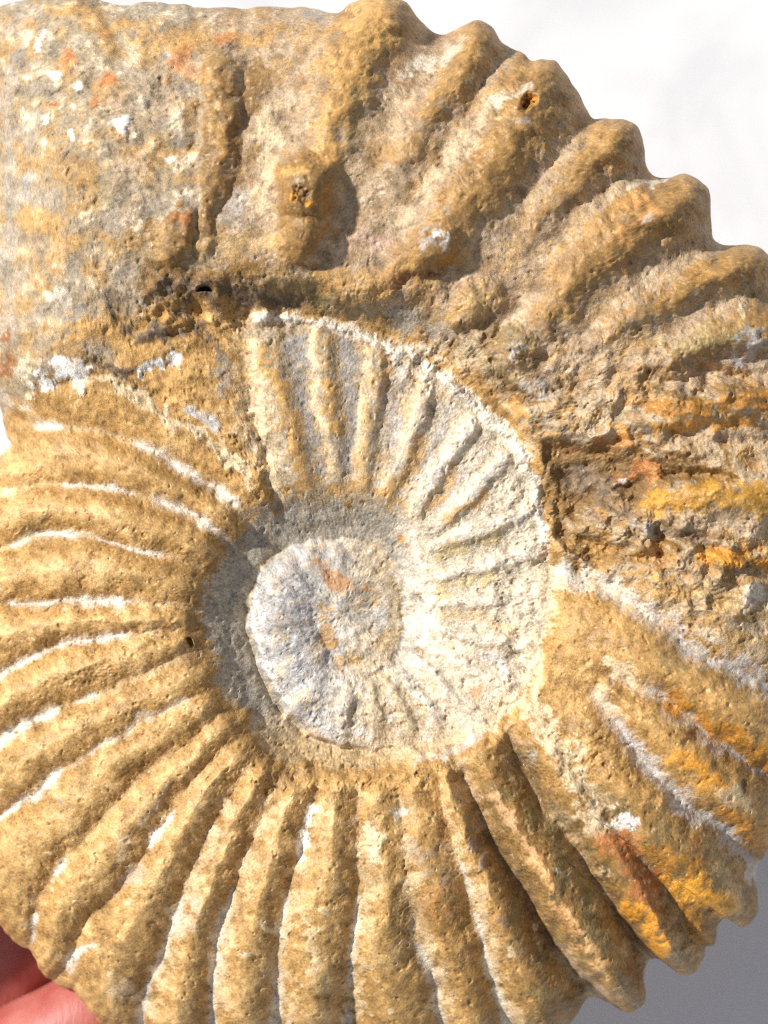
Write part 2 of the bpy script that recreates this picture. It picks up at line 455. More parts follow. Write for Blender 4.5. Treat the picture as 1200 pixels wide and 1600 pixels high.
H = H + R + RC2 - G
cav = sdf([(852, 690), (900, 684), (960, 690), (1010, 705), (1080, 728), (1150, 750), (1060, 762), (1025, 775), (1010, 800), (960, 806), (925, 800), (905, 830), (870, 800), (856, 740)])
nsm = blur(n_mid, 5) * 1.6
m_cav = sstep(-10, 22, cav + nsm * 4)
H = H - 30 * m_cav - 12 * sstep(8, 44, cav)
H = H + 10 * np.exp(-(((XX - 960) / 40) ** 2 + ((YY - 765) / 20) ** 2)) * (1 + .6 * n_mid)
ledge = sdf([(868, 820), (905, 822), (960, 842), (1010, 872), (960, 892), (905, 876)])
H = H - 18 * sstep(-6, 18, ledge + nsm * 4)
hollow(325, 455, 16, 9, .3, 26, 3)
hollow(826, 158, 17, 21, .3, 15, 4)
hollow(824, 162, 8, 12, .5, 14, 2)
hollow(476, 318, 20, 24, 0, 9, 5)
hollow(292, 1006, 7, 11, -.5, 18, 1)
hollow(1163, 1230, 8, 13, 0, 5, 1)
for a in range(3):
    hollow(100 + 30 * a, 1068 - 8 * a, 30, 22, .2, 4, .8)
ridged = 1 - np.abs(n_mid)
# rough ground: where the shell is broken, relief is coarse; elsewhere finely pitted
ROUGH = np.zeros((NY, NX), np.float32)
for (x, y, rx, ry, a) in [(330, 480, 170, 60, 1), (720, 560, 110, 60, 1), (640, 470, 120, 40, .7), (980, 640, 220, 120, .7), (960, 800, 160, 110, 1), (1100, 900, 140, 90, .8),
                          (160, 200, 190, 220, .4), (390, 720, 40, 90, .7), (500, 1215, 160, 30, .8), (560, 990, 70, 60, .15), (480, 810, 120, 35, .4), (560, 1120, 160, 45, .25), (900, 1180, 70, 60, .6), (250, 610, 110, 40, .5), (810, 960, 50, 160, .5)]:
    ROUGH = np.maximum(ROUGH, a * np.exp(-(((XX - x) / rx) ** 2 + ((YY - y) / ry) ** 2) ** 1.5))
for (x, y, rx, ry) in [(1130, 780, 130, 26), (1120, 650, 120, 22), (930, 752, 80, 36), (960, 1000, 80, 40)]:
    ROUGH *= 1 - .85 * np.exp(-(((XX - x) / rx) ** 2 + ((YY - y) / ry) ** 2) ** 2)
n_flake = noise(7, 40, 1.0, math.radians(35), 2.0)
n_strata = noise(16, 110, 1.2, math.radians(9), 2.6)
STR = (1 - .9 * np.exp(-(((XX - 1130) / 130) ** 2 + ((YY - 782) / 34) ** 2) ** 2)) * sstep(0, 60, sdf([(840, 590), (980, 560), (1450, 520), (1450, 1000), (1200, 1000), (1060, 950), (900, 880), (860, 760)]))
H = H + STR * n_strata * 4.0
H = H + n_mid * (0.6 + 1.8 * ROUGH) + n_fine * (0.24 - .16 * WEAR + .4 * ROUGH) + n_grain * (0.10 - .06 * WEAR) * sstep(150, 420, np.hypot(XX - 535, YY - 965)) + np.maximum(n_flake - .5, 0) * (0.25 + 1.6 * ROUGH)
H = H - np.maximum(n_fine2 - 1.9, 0) * 2.0
# flaked ledges in the broken ground and small chips elsewhere
nq = noise(24, 150, 1.2)
ter = blur(np.round(nq * 1.5) / 1.5, .9)
H = H + ter * (6.5 * np.clip(ROUGH * 1.2 - .25, 0, 1) + 1.5 * STR)
chip = noise(10, 60, .9)
H = H - 2.6 * blur(sstep(1.75, 1.9, chip), .7) * (1 + ROUGH)
# crumbly grains
gr = np.maximum(noise(5, 14, 0.3) - 1.6, 0)
H = H + gr * (0.4 + 1.3 * ROUGH)

# ------------------------------------------------------------------ pigment
OCH = np.array((0.50, 0.285, 0.092)); OCH_D = np.array((0.31, 0.165, 0.045)); OCH_L = np.array((0.60, 0.40, 0.175))
CHK = np.array((0.66, 0.59, 0.49)); CRM = np.array((0.61, 0.48, 0.305)); GRY = np.array((0.40, 0.375, 0.345)); BLU = np.array((0.52, 0.51, 0.52))
ORG = np.array((0.60, 0.26, 0.03)); RST = np.array((0.44, 0.16, 0.045)); DRK = np.array((0.085, 0.062, 0.045)); BRN = np.array((0.20, 0.11, 0.035))
PNK = np.array((0.48, 0.345, 0.22)); BEI = np.array((0.52, 0.405, 0.26)); OLV = np.array((0.30, 0.23, 0.10))
C = np.empty((NY, NX, 3), np.float32)
C[:] = OCH


def paint(m, col, sl=np.s_[:, :]):
    m = np.clip(m, 0, 1)[..., None]
    C[sl] = C[sl] * (1 - m) + np.asarray(col, np.float32) * m


def cs(pts, w, col, a=1.0, soft=.6, nz=.35, wk=1.0, nn=None):
    sl, d, hh = field(pts, w, None, wk, pad=1.6)
    n = (n_mid[sl] * .75 + n_fine[sl] * .35) if nn is None else nn[sl]
    paint(a * sstep(0, soft, 1 - d + nz * n) * (1 - sstep(.85, 1.35, d)), col, sl)


def cb(x, y, rx, ry, col, a=1.0, rot=0, soft=.5, nz=.35, nn=None):
    r = max(rx, ry) * 2
    x0, x1 = int(max(0, x - r - OX)), int(min(NX, x + r - OX)); y0, y1 = int(max(0, y - r - OY)), int(min(NY, y + r - OY))
    sl = (slice(y0, y1), slice(x0, x1))
    c, s = math.cos(math.radians(rot)), math.sin(math.radians(rot))
    X, Y = XX[sl] - x + WX[sl], YY[sl] - y + WY[sl]
    d = np.sqrt(((X * c + Y * s) / rx) ** 2 + ((-X * s + Y * c) / ry) ** 2)
    n = (n_mid[sl] * .75 + n_fine[sl] * .35) if nn is None else nn[sl]
    paint(a * sstep(0, soft, 1 - d + nz * n) * (1 - sstep(.85, 1.35, d)), col, sl)


ang = np.arctan2(YY - 960, XX - 540)
up_right = sdf([(250, -200), (250, 300), (240, 430), (420, 470), (640, 520), (760, 600), (860, 700), (960, 720), (1080, 680), (1450, 640), (1450, -200)])
chamber = sdf([(-200, -200), (330, -200), (325, 150), (315, 420), (240, 470), (180, 560), (60, 610), (-200, 650)])
right_mid = sdf([(800, 600), (960, 600), (1450, 570), (1450, 1020), (1200, 1050), (1050, 960), (900, 890), (860, 800), (840, 700)])

# ochre varied everywhere
paint(.55 * sstep(.2, 1.6, n_mid + .5 * n_big), OCH_L)
paint(.65 * sstep(.2, 1.6, n_mid2 * .6 - .7 * n_big + .4 * n_patch), OCH_D)
# upper right: pinkish beige valleys, ochre brown crests
m = sstep(-12, 12, up_right + n_mid * 8)
paint(m * .95, PNK * .96)
paint(m * .55 * sstep(-.1, 1.2, n_mid2 + .5 * n_fine), BEI * .9)
paint(m * .4 * sstep(.5, 1.6, n_fine2 * .7 + .6 * n_mid), CHK)
Rn = blur(R, 2)
paint(m * .9 * sstep(.25, .85, Rn / 34 + .16 * n_mid + .08 * n_fine), OCH * np.array((.70, .67, .58)))
paint(m * .55 * sstep(.35, 1.1, n_patch + .35 * n_fine), OCH_D * .9)
paint(m * .45 * sstep(.7, 1.3, -n_patch + .4 * n_fine2), BRN * 1.4)
paint(m * .55 * sstep(.5, 1.5, n_mid2 * .7 + n_big * .7), OCH * .9)
paint(m * .5 * sstep(.9, 1.5, Rn / 34 + .25 * n_mid2), OCH_D)
# body chamber: pale crust
m = sstep(-14, 14, chamber + n_mid * 9)
paint(m * .95, BEI * .70)
paint(m * .6 * sstep(-.1, 1.0, n_mid2 * .5 + .8 * n_big + .2 * n_fine), PNK * .82)
paint(m * .65 * sstep(.2, 1.1, n_patch + .3 * n_fine), OCH * .95)
paint(m * .6 * sstep(.4, 1.2, -n_patch + .3 * n_fine), (.40, .34, .265))
paint(m * .55 * sstep(.7, 1.6, n_mid + .3 * n_fine2), CRM)
paint(m * .7 * sstep(1.6, 2.1, n_fine2 * .7 + n_mid * .8), (.70, .63, .52))
# right middle: mixed beige, ochre, orange
m = sstep(-12, 12, right_mid + n_mid * 8)
paint(m * .8, BEI)
paint(m * .75 * sstep(.1, .9, n_mid2 + .5 * n_big), OCH)
paint(m * .6 * sstep(.5, 1.2, n_fine2 * .6 + n_mid * .8), PNK)

paint(STR * .55 * sstep(.2, .9, n_strata + .3 * n_mid), OCH_D)
paint(STR * .45 * sstep(.6, 1.2, -n_strata + .3 * n_mid2), ORG * .8)
paint(STR * .7 * sstep(1.0, 1.5, n_strata + .4 * n_mid2), BRN)
lr = sdf([(735, 1200), (800, 1150), (900, 1200), (1010, 1220), (1120, 1320), (1240, 1440), (1000, 1700), (800, 1700), (760, 1450)])
paint(.75 * sstep(-10, 40, lr + 14 * n_mid), OCH_D * .95)
paint(.6 * sstep(-10, 40, lr) * sstep(.1, 1.0, n_patch), OLV * .8)
# groove chalk
for (pts, w, h, ck) in GR:
    L = len(pts)
    cs(pts, np.full(L, 11.0 if w < 16 else w * 1.25), CRM * 1.05 if w < 16 else CHK * .9, ck * .45 if w < 16 else ck * .8, .9, .3, .5)
WH = (.82, .78, .72)
for pts, w in [([(215, 692), (240, 703), (290, 735), (340, 768), (368, 786)], 9), ([(55, 662), (85, 666)], 8), ([(100, 757), (167, 762), (205, 772)], 6), ([(245, 783), (300, 806), (350, 838)], 8),
               ([(14, 852), (40, 842), (67, 836), (100, 835), (130, 839)], [4, 7, 9, 7, 4]), ([(130, 839), (200, 855), (250, 866)], 5), ([(8, 945), (67, 942), (130, 940), (200, 939)], [5, 6, 9, 8]),
               ([(-70, 1090), (-20, 1066), (0, 1054), (67, 1018), (133, 1000), (192, 994)], [7, 7, 7, 6, 7, 9]), ([(-60, 1190), (0, 1157), (43, 1128), (85, 1109)], 9), ([(118, 1096), (145, 1086)], 5),
               ([(-60, 1320), (14, 1268), (60, 1235), (93, 1206)], [7, 6, 10, 6]), ([(80, 1372), (96, 1348)], 5), ([(36, 1480), (46, 1440)], 6), ([(230, 1325), (252, 1292), (274, 1264)], [5, 8, 5]), ([(98, 1530), (108, 1508), (140, 1485)], [8, 9, 4]),
               ([(200, 1660), (213, 1600), (227, 1550), (253, 1493), (268, 1445), (285, 1400)], [8, 7, 7, 7, 6, 3]), ([(322, 1680), (327, 1583), (333, 1517), (340, 1467), (352, 1425), (365, 1390)], [9, 8, 8, 10, 7, 3]),
               ([(425, 1700), (430, 1600), (433, 1560), (434, 1520)], [10, 11, 7, 4]), ([(440, 1440), (448, 1410)], 5), ([(541, 1700), (545, 1600)], 8), ([(546, 1545), (549, 1480), (558, 1430), (563, 1404)], [6, 8, 6, 4]),
               ([(705, 1700), (688, 1590), (677, 1540), (662, 1505), (652, 1486)], [7, 7, 10, 12, 8]), ([(815, 1690), (795, 1620), (783, 1573), (762, 1505), (745, 1430)], [8, 8, 8, 6, 4]), ([(722, 1350), (735, 1395)], 5)]:
    cs(pts, np.array(w) * 2.1, CHK * .95, .55, 1.2, .18, .5)
    cs(pts, np.array(w) * 1.3, WH, .55, 1.0, .2, .4)
for i in (9, 10, 11, 12, 13, 14):
    P2 = np.array(GR[i][0], float)[1:-1] + (9, 0)
    cs(P2, 20, CRM * 1.02, .5, 1.0, .6, .8)
cs([(483, 1262), (476, 1300), (470, 1335)], 14, (.84, .78, .69), .95)
for i in (18, 19, 20):
    cs(GR[i][0][:-1], [22, 20, 24][i - 18], BLU * .9, .6, .8, .5)
cs([(872, 892), (930, 915), (985, 945), (1010, 965)], 26, CHK, .9)
# darker brown upper flanks of the left ribs
for pts in ([(45, 690), (100, 686), (170, 698), (240, 730), (300, 765)], [(60, 776), (130, 772), (210, 786), (290, 822)], [(60, 858), (130, 852), (210, 872), (290, 900), (320, 930)]):
    cs(pts, 17, OCH_D, .75, .9, .4)
cs([(300, 890), (306, 1000), (335, 1090), (395, 1172), (450, 1215)], 30, BRN * 1.2, .7, 1.1, .4)  # dark shading of the shoulder into the pit, painted brown
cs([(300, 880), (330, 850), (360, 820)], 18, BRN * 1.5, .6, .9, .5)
cs([(300, 1085), (200, 1140), (120, 1195)], 9, GRY * 1.15, .45, .8, .5)
cs([(270, 1225), (215, 1290), (180, 1350)], 9, GRY * 1.1, .35, .8, .5)
cb(200, 1370, 42, 17, GRY * 1.2, .5, -48)
cb(118, 1065, 46, 30, OCH_D, .7, -15)

# whorl junction upper left
cs([(60, 600), (95, 580), (130, 572)], 17, (.80, .78, .74), .9, .4, .5)
cs([(215, 588), (240, 572), (275, 562)], 10, (.80, .78, .74), .95, .4, .5)
cs([(150, 590), (210, 612), (265, 655), (320, 690), (370, 725), (392, 770)], 13, CRM * 1.05, .9, .5, .55)
cs([(295, 640), (320, 655), (340, 668)], 10, BLU, .85, .5, .6)
cs([(120, 520), (180, 530), (215, 552)], 30, OCH, .85, .7, .4)
cb(190, 505, 90, 40, OCH, .6, 10)
cs([(245, 440), (330, 448), (420, 448), (510, 456)], 42, BRN * .95, .95, .7, .5)  # brown stain, painted darker still for the shade of the down-facing wall
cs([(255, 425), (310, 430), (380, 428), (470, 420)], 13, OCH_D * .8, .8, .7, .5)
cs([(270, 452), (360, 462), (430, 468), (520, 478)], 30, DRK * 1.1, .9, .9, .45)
cs([(420, 440), (470, 448), (510, 470)], 22, OLV * .8, .7, .8, .6)
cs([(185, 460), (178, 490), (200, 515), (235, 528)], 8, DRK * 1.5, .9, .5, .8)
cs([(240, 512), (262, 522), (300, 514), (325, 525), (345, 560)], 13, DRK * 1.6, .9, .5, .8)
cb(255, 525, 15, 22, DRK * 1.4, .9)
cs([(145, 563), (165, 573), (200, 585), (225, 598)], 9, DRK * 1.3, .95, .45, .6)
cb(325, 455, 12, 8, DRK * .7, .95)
cb(350, 590, 22, 30, GRY * .7, .7, 20, nz=.7)
cb(300, 600, 50, 22, OCH * .95, .7, 35)
cb(128, 480, 8, 16, GRY * .8, .8, 10)
cs([(88, 470), (100, 460), (112, 470)], 18, CHK, .6)
# body chamber spots
for (x, y, rx, ry, r, c, a) in [(107, 92, 18, 16, 0, RST * 1.15, .85), (160, 48, 16, 15, 20, RST * 1.2, .7), (166, 130, 11, 17, 20, RST * 1.1, .9), (150, 165, 8, 18, 25, RST * 1.05, .9),
                                (77, 160, 10, 5, 0, RST, .8), (285, 90, 22, 28, 20, RST * 1.25, .7), (305, 112, 14, 22, 20, (.62, .36, .2), .8), (262, 135, 9, 9, 0, RST * 1.2, .6), (30, 28, 16, 12, 0, (.62, .34, .18), .6),
                                (115, 270, 55, 42, 10, OCH_D, .75), (165, 300, 22, 40, 10, OLV, .6), (60, 350, 60, 28, 0, OCH, .8), (100, 390, 60, 22, 0, OCH, .6), (255, 60, 70, 24, 5, OCH, .75), (110, 12, 60, 14, 5, OCH * .9, .8), (195, 35, 60, 14, -8, OCH, .6),
                                (255, 165, 25, 40, 20, PNK * .85, .7), (200, 280, 30, 50, 10, PNK * .8, .6), (195, 200, 18, 22, 30, (.78, .75, .72), .9), (85, 115, 14, 10, 20, (.80, .77, .73), .9), (55, 62, 10, 16, 10, (.82, .74, .6), .9), (75, 190, 12, 12, 0, (.8, .76, .7), .8), (265, 252, 8, 8, 0, (.8, .78, .74), .9), (120, 215, 7, 12, 0, (.8, .76, .7), .8), (118, 140, 6, 14, 0, (.8, .76, .68), .8),
                                (38, 290, 9, 24, 15, GRY * .75, .8), (42, 235, 8, 22, 20, GRY * .85, .6), (25, 90, 30, 22, 35, GRY * .55, .8)]:
    cb(x, y, rx, ry, c, a, r)
# narrow rib and its stains
cs([(335, 110), (343, 150), (345, 230), (335, 310), (318, 395)], [26, 28, 26, 20, 13], BRN * 1.25, .92, .6, .3)
cs([(330, 125), (335, 160), (352, 240)], 10, OCH * .85, .75, .8, .5)
cs([(323, 205), (325, 250), (320, 320), (312, 390)], 8, BRN * 1.1, .85, .6, .4)
cs([(395, 115), (405, 140), (395, 165), (375, 185)], 22, BRN * 1.1, .9, .5, .7)
cs([(365, 190), (370, 240), (365, 295)], 12, BRN, .85, .5, .7)
cs([(350, 290), (355, 315)], 9, OCH_D, .8)
cb(378, 340, 24, 40, GRY * .95, .6, 0, nz=.5)
cs([(430, 180), (420, 240), (412, 320), (425, 345)], [24, 22, 20, 16], CRM * 1.05, .75, .8, .4)
cs([(315, 385), (370, 380), (430, 385)], 22, OCH_L * .9, .6, .9, .4)
cs([(285, 352), (278, 402)], 25, BRN * 1.1, .95, .5, .3)
cb(290, 345, 16, 12, RST * .9, .7)
cb(380, 62, 30, 22, OCH, .8, 0)
cb(430, 45, 40, 26, OCH * .95, .75, 0)
cb(347, 65, 20, 12, RST * 1.1, .7, -20)
cb(490, 18, 30, 16, GRY * .8, .7, 10)
# R2 and its tubercle
cs([(595, -10), (560, 80), (545, 130), (520, 200), (500, 250)], [48, 40, 38, 32, 24], OCH * 1.02, .9, .5, .3)
cs([(560, 150), (560, 200), (545, 240)], 14, OLV * .9, .55, .8, .6)
cs([(472, 282), (478, 325), (472, 380)], [36, 42, 38], BRN * 1.3, .9, .8, .25)
cb(468, 272, 22, 12, OCH * 1.1, .75)
cb(476, 312, 30, 32, BRN * .9, .9, 0, nz=.4)
cb(463, 322, 11, 10, ORG * 1.05, .95, -30); cb(485, 330, 10, 12, ORG, .9, 20); cb(470, 300, 9, 7, PNK * .8, .7)
cb(516, 320, 10, 30, ORG * .6, .8)
cb(585, 370, 40, 26, (.50, .33, .26), .6, -20, nz=.6)
cs([(640, 110), (690, 90), (720, 60)], 16, CHK * .95, .6, .8, .5)
cs([(770, 170), (730, 220), (660, 300), (620, 350)], 18, CRM, .6, .8, .6)
cs([(830, 130), (770, 165)], 10, CHK, .6, .8, .5)
cs([(500, 470), (600, 488), (690, 515), (765, 565), (800, 605)], [24, 22, 24, 22, 16], OLV * .75, .65, .9, .5)
cs([(4, 120), (6, 250), (8, 400), (8, 520)], 20, (.36, .31, .25), .8, .9, .3)  # left face of the chamber: its grey shading painted on
cb(4, 560, 18, 46, RST * .5, .9)
# tubercles on the right
cs([(640, 412), (665, 395), (690, 375)], [26, 34, 32], BRN * 1.4, .9, .8, .3)
cb(672, 380, 24, 20, GRY * .9, .7, -20, nz=.7); cb(676, 376, 5, 9, (.8, .8, .8), .8); cb(692, 378, 4, 5, (.8, .8, .8), .8)
cs([(705, 400), (690, 418)], 9, ORG * .55, .8)
cs([(520, 440), (570, 450), (640, 430)], 24, OCH * .95, .8, .6, .5)
cs([(620, 436), (660, 432), (680, 425)], 9, RST * .45, .85)
cb(735, 480, 40, 28, OCH_L * .85, .75, -30)
cs([(715, 510), (745, 512), (770, 495)], 9, BRN, .8)
cb(812, 538, 28, 32, OLV * .8, .85, 0); cb(805, 540, 20, 22, GRY * .6, .8, 0, nz=.8); cb(802, 560, 10, 8, (.7, .7, .7), .6, 0, nz=.9)
cs([(760, 510), (790, 530), (840, 520)], 15, OLV * .7, .6, .8, .7)
cs([(785, 590), (800, 612), (850, 618)], 13, BRN * .9, .85, .6, .5)
cb(848, 600, 34, 22, GRY * 1.15, .85, 10)
cb(815, 640, 30, 10, ORG * 1.0, .6, 40)
cb(710, 545, 60, 26, CRM * .85, .75, 30, nz=.5)
cb(640, 500, 70, 18, GRY * .85, .6, 20, nz=.7)
cb(660, 545, 40, 14, CHK * .95, .6, 25)
# R4 pit and orange flecks on crests
cb(826, 160, 22, 24, OCH_D * .9, .9, 20); cb(830, 160, 12, 15, ORG * .9, .9, 20); cb(820, 158, 5, 11, DRK * 1.5, .9, 10); cb(820, 192, 20, 7, GRY * .95, .7, 0)
cs([(985, 320), (1015, 325), (1000, 350), (965, 375)], 18, (.55, .27, .09), .75, .7, .5)
cb(1020, 355, 16, 20, OCH_D * .9, .7, 20); cb(1003, 345, 7, 14, GRY, .6, 30)
cs([(1100, 430), (1040, 460), (970, 500)], 18, OCH_D * 1.05, .6, .8, .5)
cs([(880, 430), (920, 470), (860, 500)], 26, BRN * 1.5, .45, .8, .6)
cs([(1050, 280), (1010, 285), (990, 292)], 7, CHK, .7)
# right middle details
cs([(1060, 540), (1130, 530), (1200, 545)], 24, OLV * 1.05, .7, .7, .6)
cb(1175, 545, 34, 32, BLU * .85, .75, 20, nz=.6)
cb(1165, 475, 8, 22, CRM * 1.1, .9, 10)
cs([(1000, 590), (1060, 570), (1110, 560)], 14, BRN * 1.4, .6, .8, .6)
cs([(1040, 600), (1120, 590), (1200, 592)], 16, PNK, .8, .6, .4)
cs([(1120, 605), (1200, 608), (1290, 600)], 11, BRN * .9, .8, .6, .6)
cs([(1020, 640), (1100, 640), (1200, 628), (1290, 620)], 20, ORG * .6, .9, .7, .35)
cs([(1030, 668), (1100, 666), (1180, 652)], 14, ORG * .95, .8, .7, .5)
cs([(960, 660), (985, 680), (1010, 690)], 16, ORG * .95, .75, .7, .5)
cs([(1010, 665), (1014, 690)], 6, GRY * .8, .85)
cs([(1050, 690), (1130, 690), (1200, 685), (1300, 680)], 18, PNK * .95, .85, .6, .4)
cs([(1000, 698), (1060, 715), (1140, 742)], 9, BRN * .9, .8, .6, .5)
cs([(890, 702), (940, 700), (980, 694)], 12, RST * 1.2, .75, .7, .5)
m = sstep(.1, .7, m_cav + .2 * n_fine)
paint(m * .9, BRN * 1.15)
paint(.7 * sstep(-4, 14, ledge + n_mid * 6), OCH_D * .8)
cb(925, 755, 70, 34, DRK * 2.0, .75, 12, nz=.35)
cb(1000, 740, 40, 18, RST * .9, .75, 0, nz=.6)
cs([(855, 700), (865, 760), (872, 800)], 20, BRN * 1.2, .85, .6, .5)
cb(980, 750, 10, 6, GRY * 1.4, .8, nz=.8)
cs([(1025, 784), (1100, 778), (1200, 782), (1300, 790)], [24, 30, 32, 34], ORG * np.array((.82, .95, 1.1)), .95, .5, .2)
cs([(1060, 770), (1130, 785), (1190, 792)], 11, OCH * 1.05, .5, .9, .5)
cs([(1050, 812), (1120, 818), (1200, 822)], 16, PNK, .85, .6, .4)
cb(1050, 845, 46, 17, BRN * 1.2, .9, -5, nz=.5); cb(1075, 835, 60, 16, DRK * 2, .6, 10, nz=.8); cb(1040, 848, 34, 13, ORG * .45, .8)
cs([(1090, 870), (1140, 872), (1200, 880)], 17, ORG * .95, .85, .6, .4)
cs([(1080, 895), (1110, 905), (1140, 915)], 12, DRK * 2.2, .5, .7, .8)
cs([(905, 845), (950, 870), (990, 880)], 22, OCH_D * 1.1, .7, .7, .5)
cs([(870, 820), (890, 855), (930, 880)], 9, BRN, .85, .6, .5)
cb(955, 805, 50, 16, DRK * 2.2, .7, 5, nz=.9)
cb(1010, 825, 40, 14, GRY * 1.1, .6, 10, nz=.8)
cb(1050, 920, 40, 20, OCH * 1.02, .8, 20); cb(1120, 930, 40, 24, OCH_L, .7, 10); cb(1165, 962, 18, 8, ORG * 1.05, .95, 10); cb(1180, 930, 24, 18, CHK * .9, .7)
# lower right ribs
for k, c, a in ((20 - 1, OCH * .95, .6), (18, OCH, .4)):
    M, wd = mids[k]
    cs(M, np.maximum(wd, 10), c, a, .6, .4)
cs([(890, 950), (940, 970), (1000, 1010), (1060, 1060)], 30, OCH * .95, .85, .6, .4)
cs([(1040, 1085), (1090, 1120), (1150, 1160), (1230, 1215)], 20, ORG * .75, .9, .6, .5)
cb(1040, 1030, 34, 16, OLV * .8, .55, 30, nz=.7)
cb(960, 1050, 34, 18, CRM * 1.1, .8, 10, nz=.6)
cs([(860, 1070), (910, 1110), (960, 1190), (1000, 1250)], 26, OCH * .92, .75, .7, .4)
cs([(830, 1100), (870, 1160), (900, 1220), (930, 1290)], 26, CRM * .98, .8, .7, .6)
cb(975, 1278, 28, 20, (.72, .70, .66), .9, 20, nz=.6)
cb(830, 1180, 16, 20, GRY * 1.0, .6, 20, nz=.8)
cs([(950, 1320), (990, 1360), (1030, 1400)], 30, RST * .85, .9, .7, .5)
cs([(1010, 1330), (1060, 1360), (1100, 1350)], 30, ORG * .7, .8, .8, .5)
cs([(1060, 1390), (1110, 1400), (1135, 1425)], 30, ORG * 1.1, .95, .6, .35)
cs([(1060, 1400), (1085, 1450), (1110, 1490)], 14, ORG * .75, .9, .6, .4)
cs([(990, 1425), (1015, 1455), (1030, 1480)], 22, ORG * 1.1, .95, .6, .4)
cs([(1075, 1310), (1105, 1335), (1120, 1350)], 14, RST * .9, .6, .8, .5)
cs([(1060, 1185), (1090, 1210), (1120, 1220)], 20, ORG * 1.1, .9, .6, .5)
cs([(1140, 1270), (1180, 1300), (1210, 1340)], 22, ORG * .85, .9, .6, .4)
cb(1163, 1230, 8, 12, BRN * .8, .9)
cb(1150, 1250, 40, 16, CRM, .6, 30)
cs([(1110, 1320), (1135, 1370), (1165, 1430)], 20, OCH_L * .85, .75, .7, .4)
cs([(1040, 1400), (1060, 1450), (1090, 1510)], 15, OCH_L * .7, .7, .7, .5)
cs([(815, 1310), (845, 1360), (875, 1420), (905, 1480)], 14, (.62, .32, .12), .9, .6, .4)
cs([(770, 1240), (800, 1290), (830, 1335)], 12, (.62, .36, .18), .8, .6, .4)
cs([(820, 1220), (870, 1320), (930, 1420), (985, 1510)], 22, OLV * 1.05, .6, .7, .5)
cs([(880, 1490), (910, 1525), (945, 1565)], 12, PNK, .85, .6, .4)
cs([(800, 1160), (820, 1195), (850, 1250)], 16, BRN * .8, .8, .8, .5)  # from here, dark shading in the rib grooves painted as brown lines
cs([(930, 1350), (980, 1440), (1010, 1500)], 16, BRN * .9, .8, .8, .5)
cs([(770, 1310), (820, 1400), (870, 1490)], 17, BRN * .85, .85, .8, .5)
cs([(1040, 1385), (1085, 1400), (1130, 1425), (1140, 1440)], [18, 30, 26, 12], ORG * np.array((1.1, 1.2, 1.2)), .9, .8, .3)
cs([(960, 1310), (1000, 1350), (1030, 1385)], [20, 26, 18], RST * .8, .8, .9, .4)
cs([(985, 1415), (1012, 1450), (1035, 1485), (1045, 1510)], [14, 20, 20, 12], ORG * 1.05, .9, .8, .3)
cs([(1090, 1440), (1110, 1470), (1125, 1490)], 16, ORG * .7, .85, .8, .3)
cs([(830, 1340), (870, 1400), (915, 1470), (950, 1530)], 9, (.66, .40, .18), .75, .9, .4)
cs([(760, 1250), (800, 1320), (850, 1400), (900, 1480)], 14, BRN * .9, .55, 1., .4)
cb(790, 1450, 18, 12, (.16, .11, .12), .5, 40, nz=.5)
cs([(1060, 1090), (1110, 1125), (1180, 1165), (1240, 1205)], 13, ORG * .85, .8, .8, .3)
# lower ribs: smoky stains
cb(665, 1335, 30, 30, DRK * 2.6, .6, 20, nz=.7); cb(690, 1370, 30, 14, DRK * 2.6, .55, 20, nz=.7); cb(620, 1265, 34, 26, OLV * .9, .55, 0, nz=.6)
cb(620, 1270, 18, 12, (.66, .60, .52), .7); cs([(575, 1295), (590, 1320), (588, 1345)], 16, CRM * 1.15, .9, .6, .4)
cb(735, 1290, 12, 26, (.19, .16, .16), .6, -15, nz=.7); cb(750, 1340, 12, 30, (.19, .16, .17), .6, -15, nz=.7)
cb(533, 1390, 18, 14, OLV * .9, .6, 0, nz=.7); cb(640, 1420, 22, 26, OLV, .55, 0, nz=.7); cb(580, 1375, 22, 20, OLV * .8, .55, 0, nz=.8)
cs([(665, 1400), (690, 1420), (705, 1400)], 24, RST * .8, .5, .8, .7); cb(690, 1440, 40, 30, OCH_D, .6, 0)
cs([(620, 1560), (700, 1545), (780, 1600)], 16, OCH_D, .35, .9, .8)
cs([(410, 1440), (425, 1455), (445, 1462)], 10, (.60, .52, .36), .8); cb(385, 1490, 16, 10, (.62, .55, .42), .7, 30)
cs([(480, 1440), (490, 1480), (485, 1520)], 12, CRM * 1.05, .6, .7, .7)
cb(300, 1440, 30, 40, GRY * 1.15, .4, -30, nz=.8); cb(190, 1560, 20, 26, GRY * 1.2, .35, 0, nz=.7)
cb(155, 1470, 20, 8, BRN * 1.4, .5, -30, nz=.8); cb(96, 1253, 10, 4, GRY * .5, .8, 30); cb(112, 1304, 5, 5, DRK * 2, .8); cb(44, 1411, 4, 4, DRK * 2, .8); cb(72, 950, 11, 3, DRK * 1.2, .9, -8); cb(6, 1145, 8, 4, GRY * .5, .8, -35)

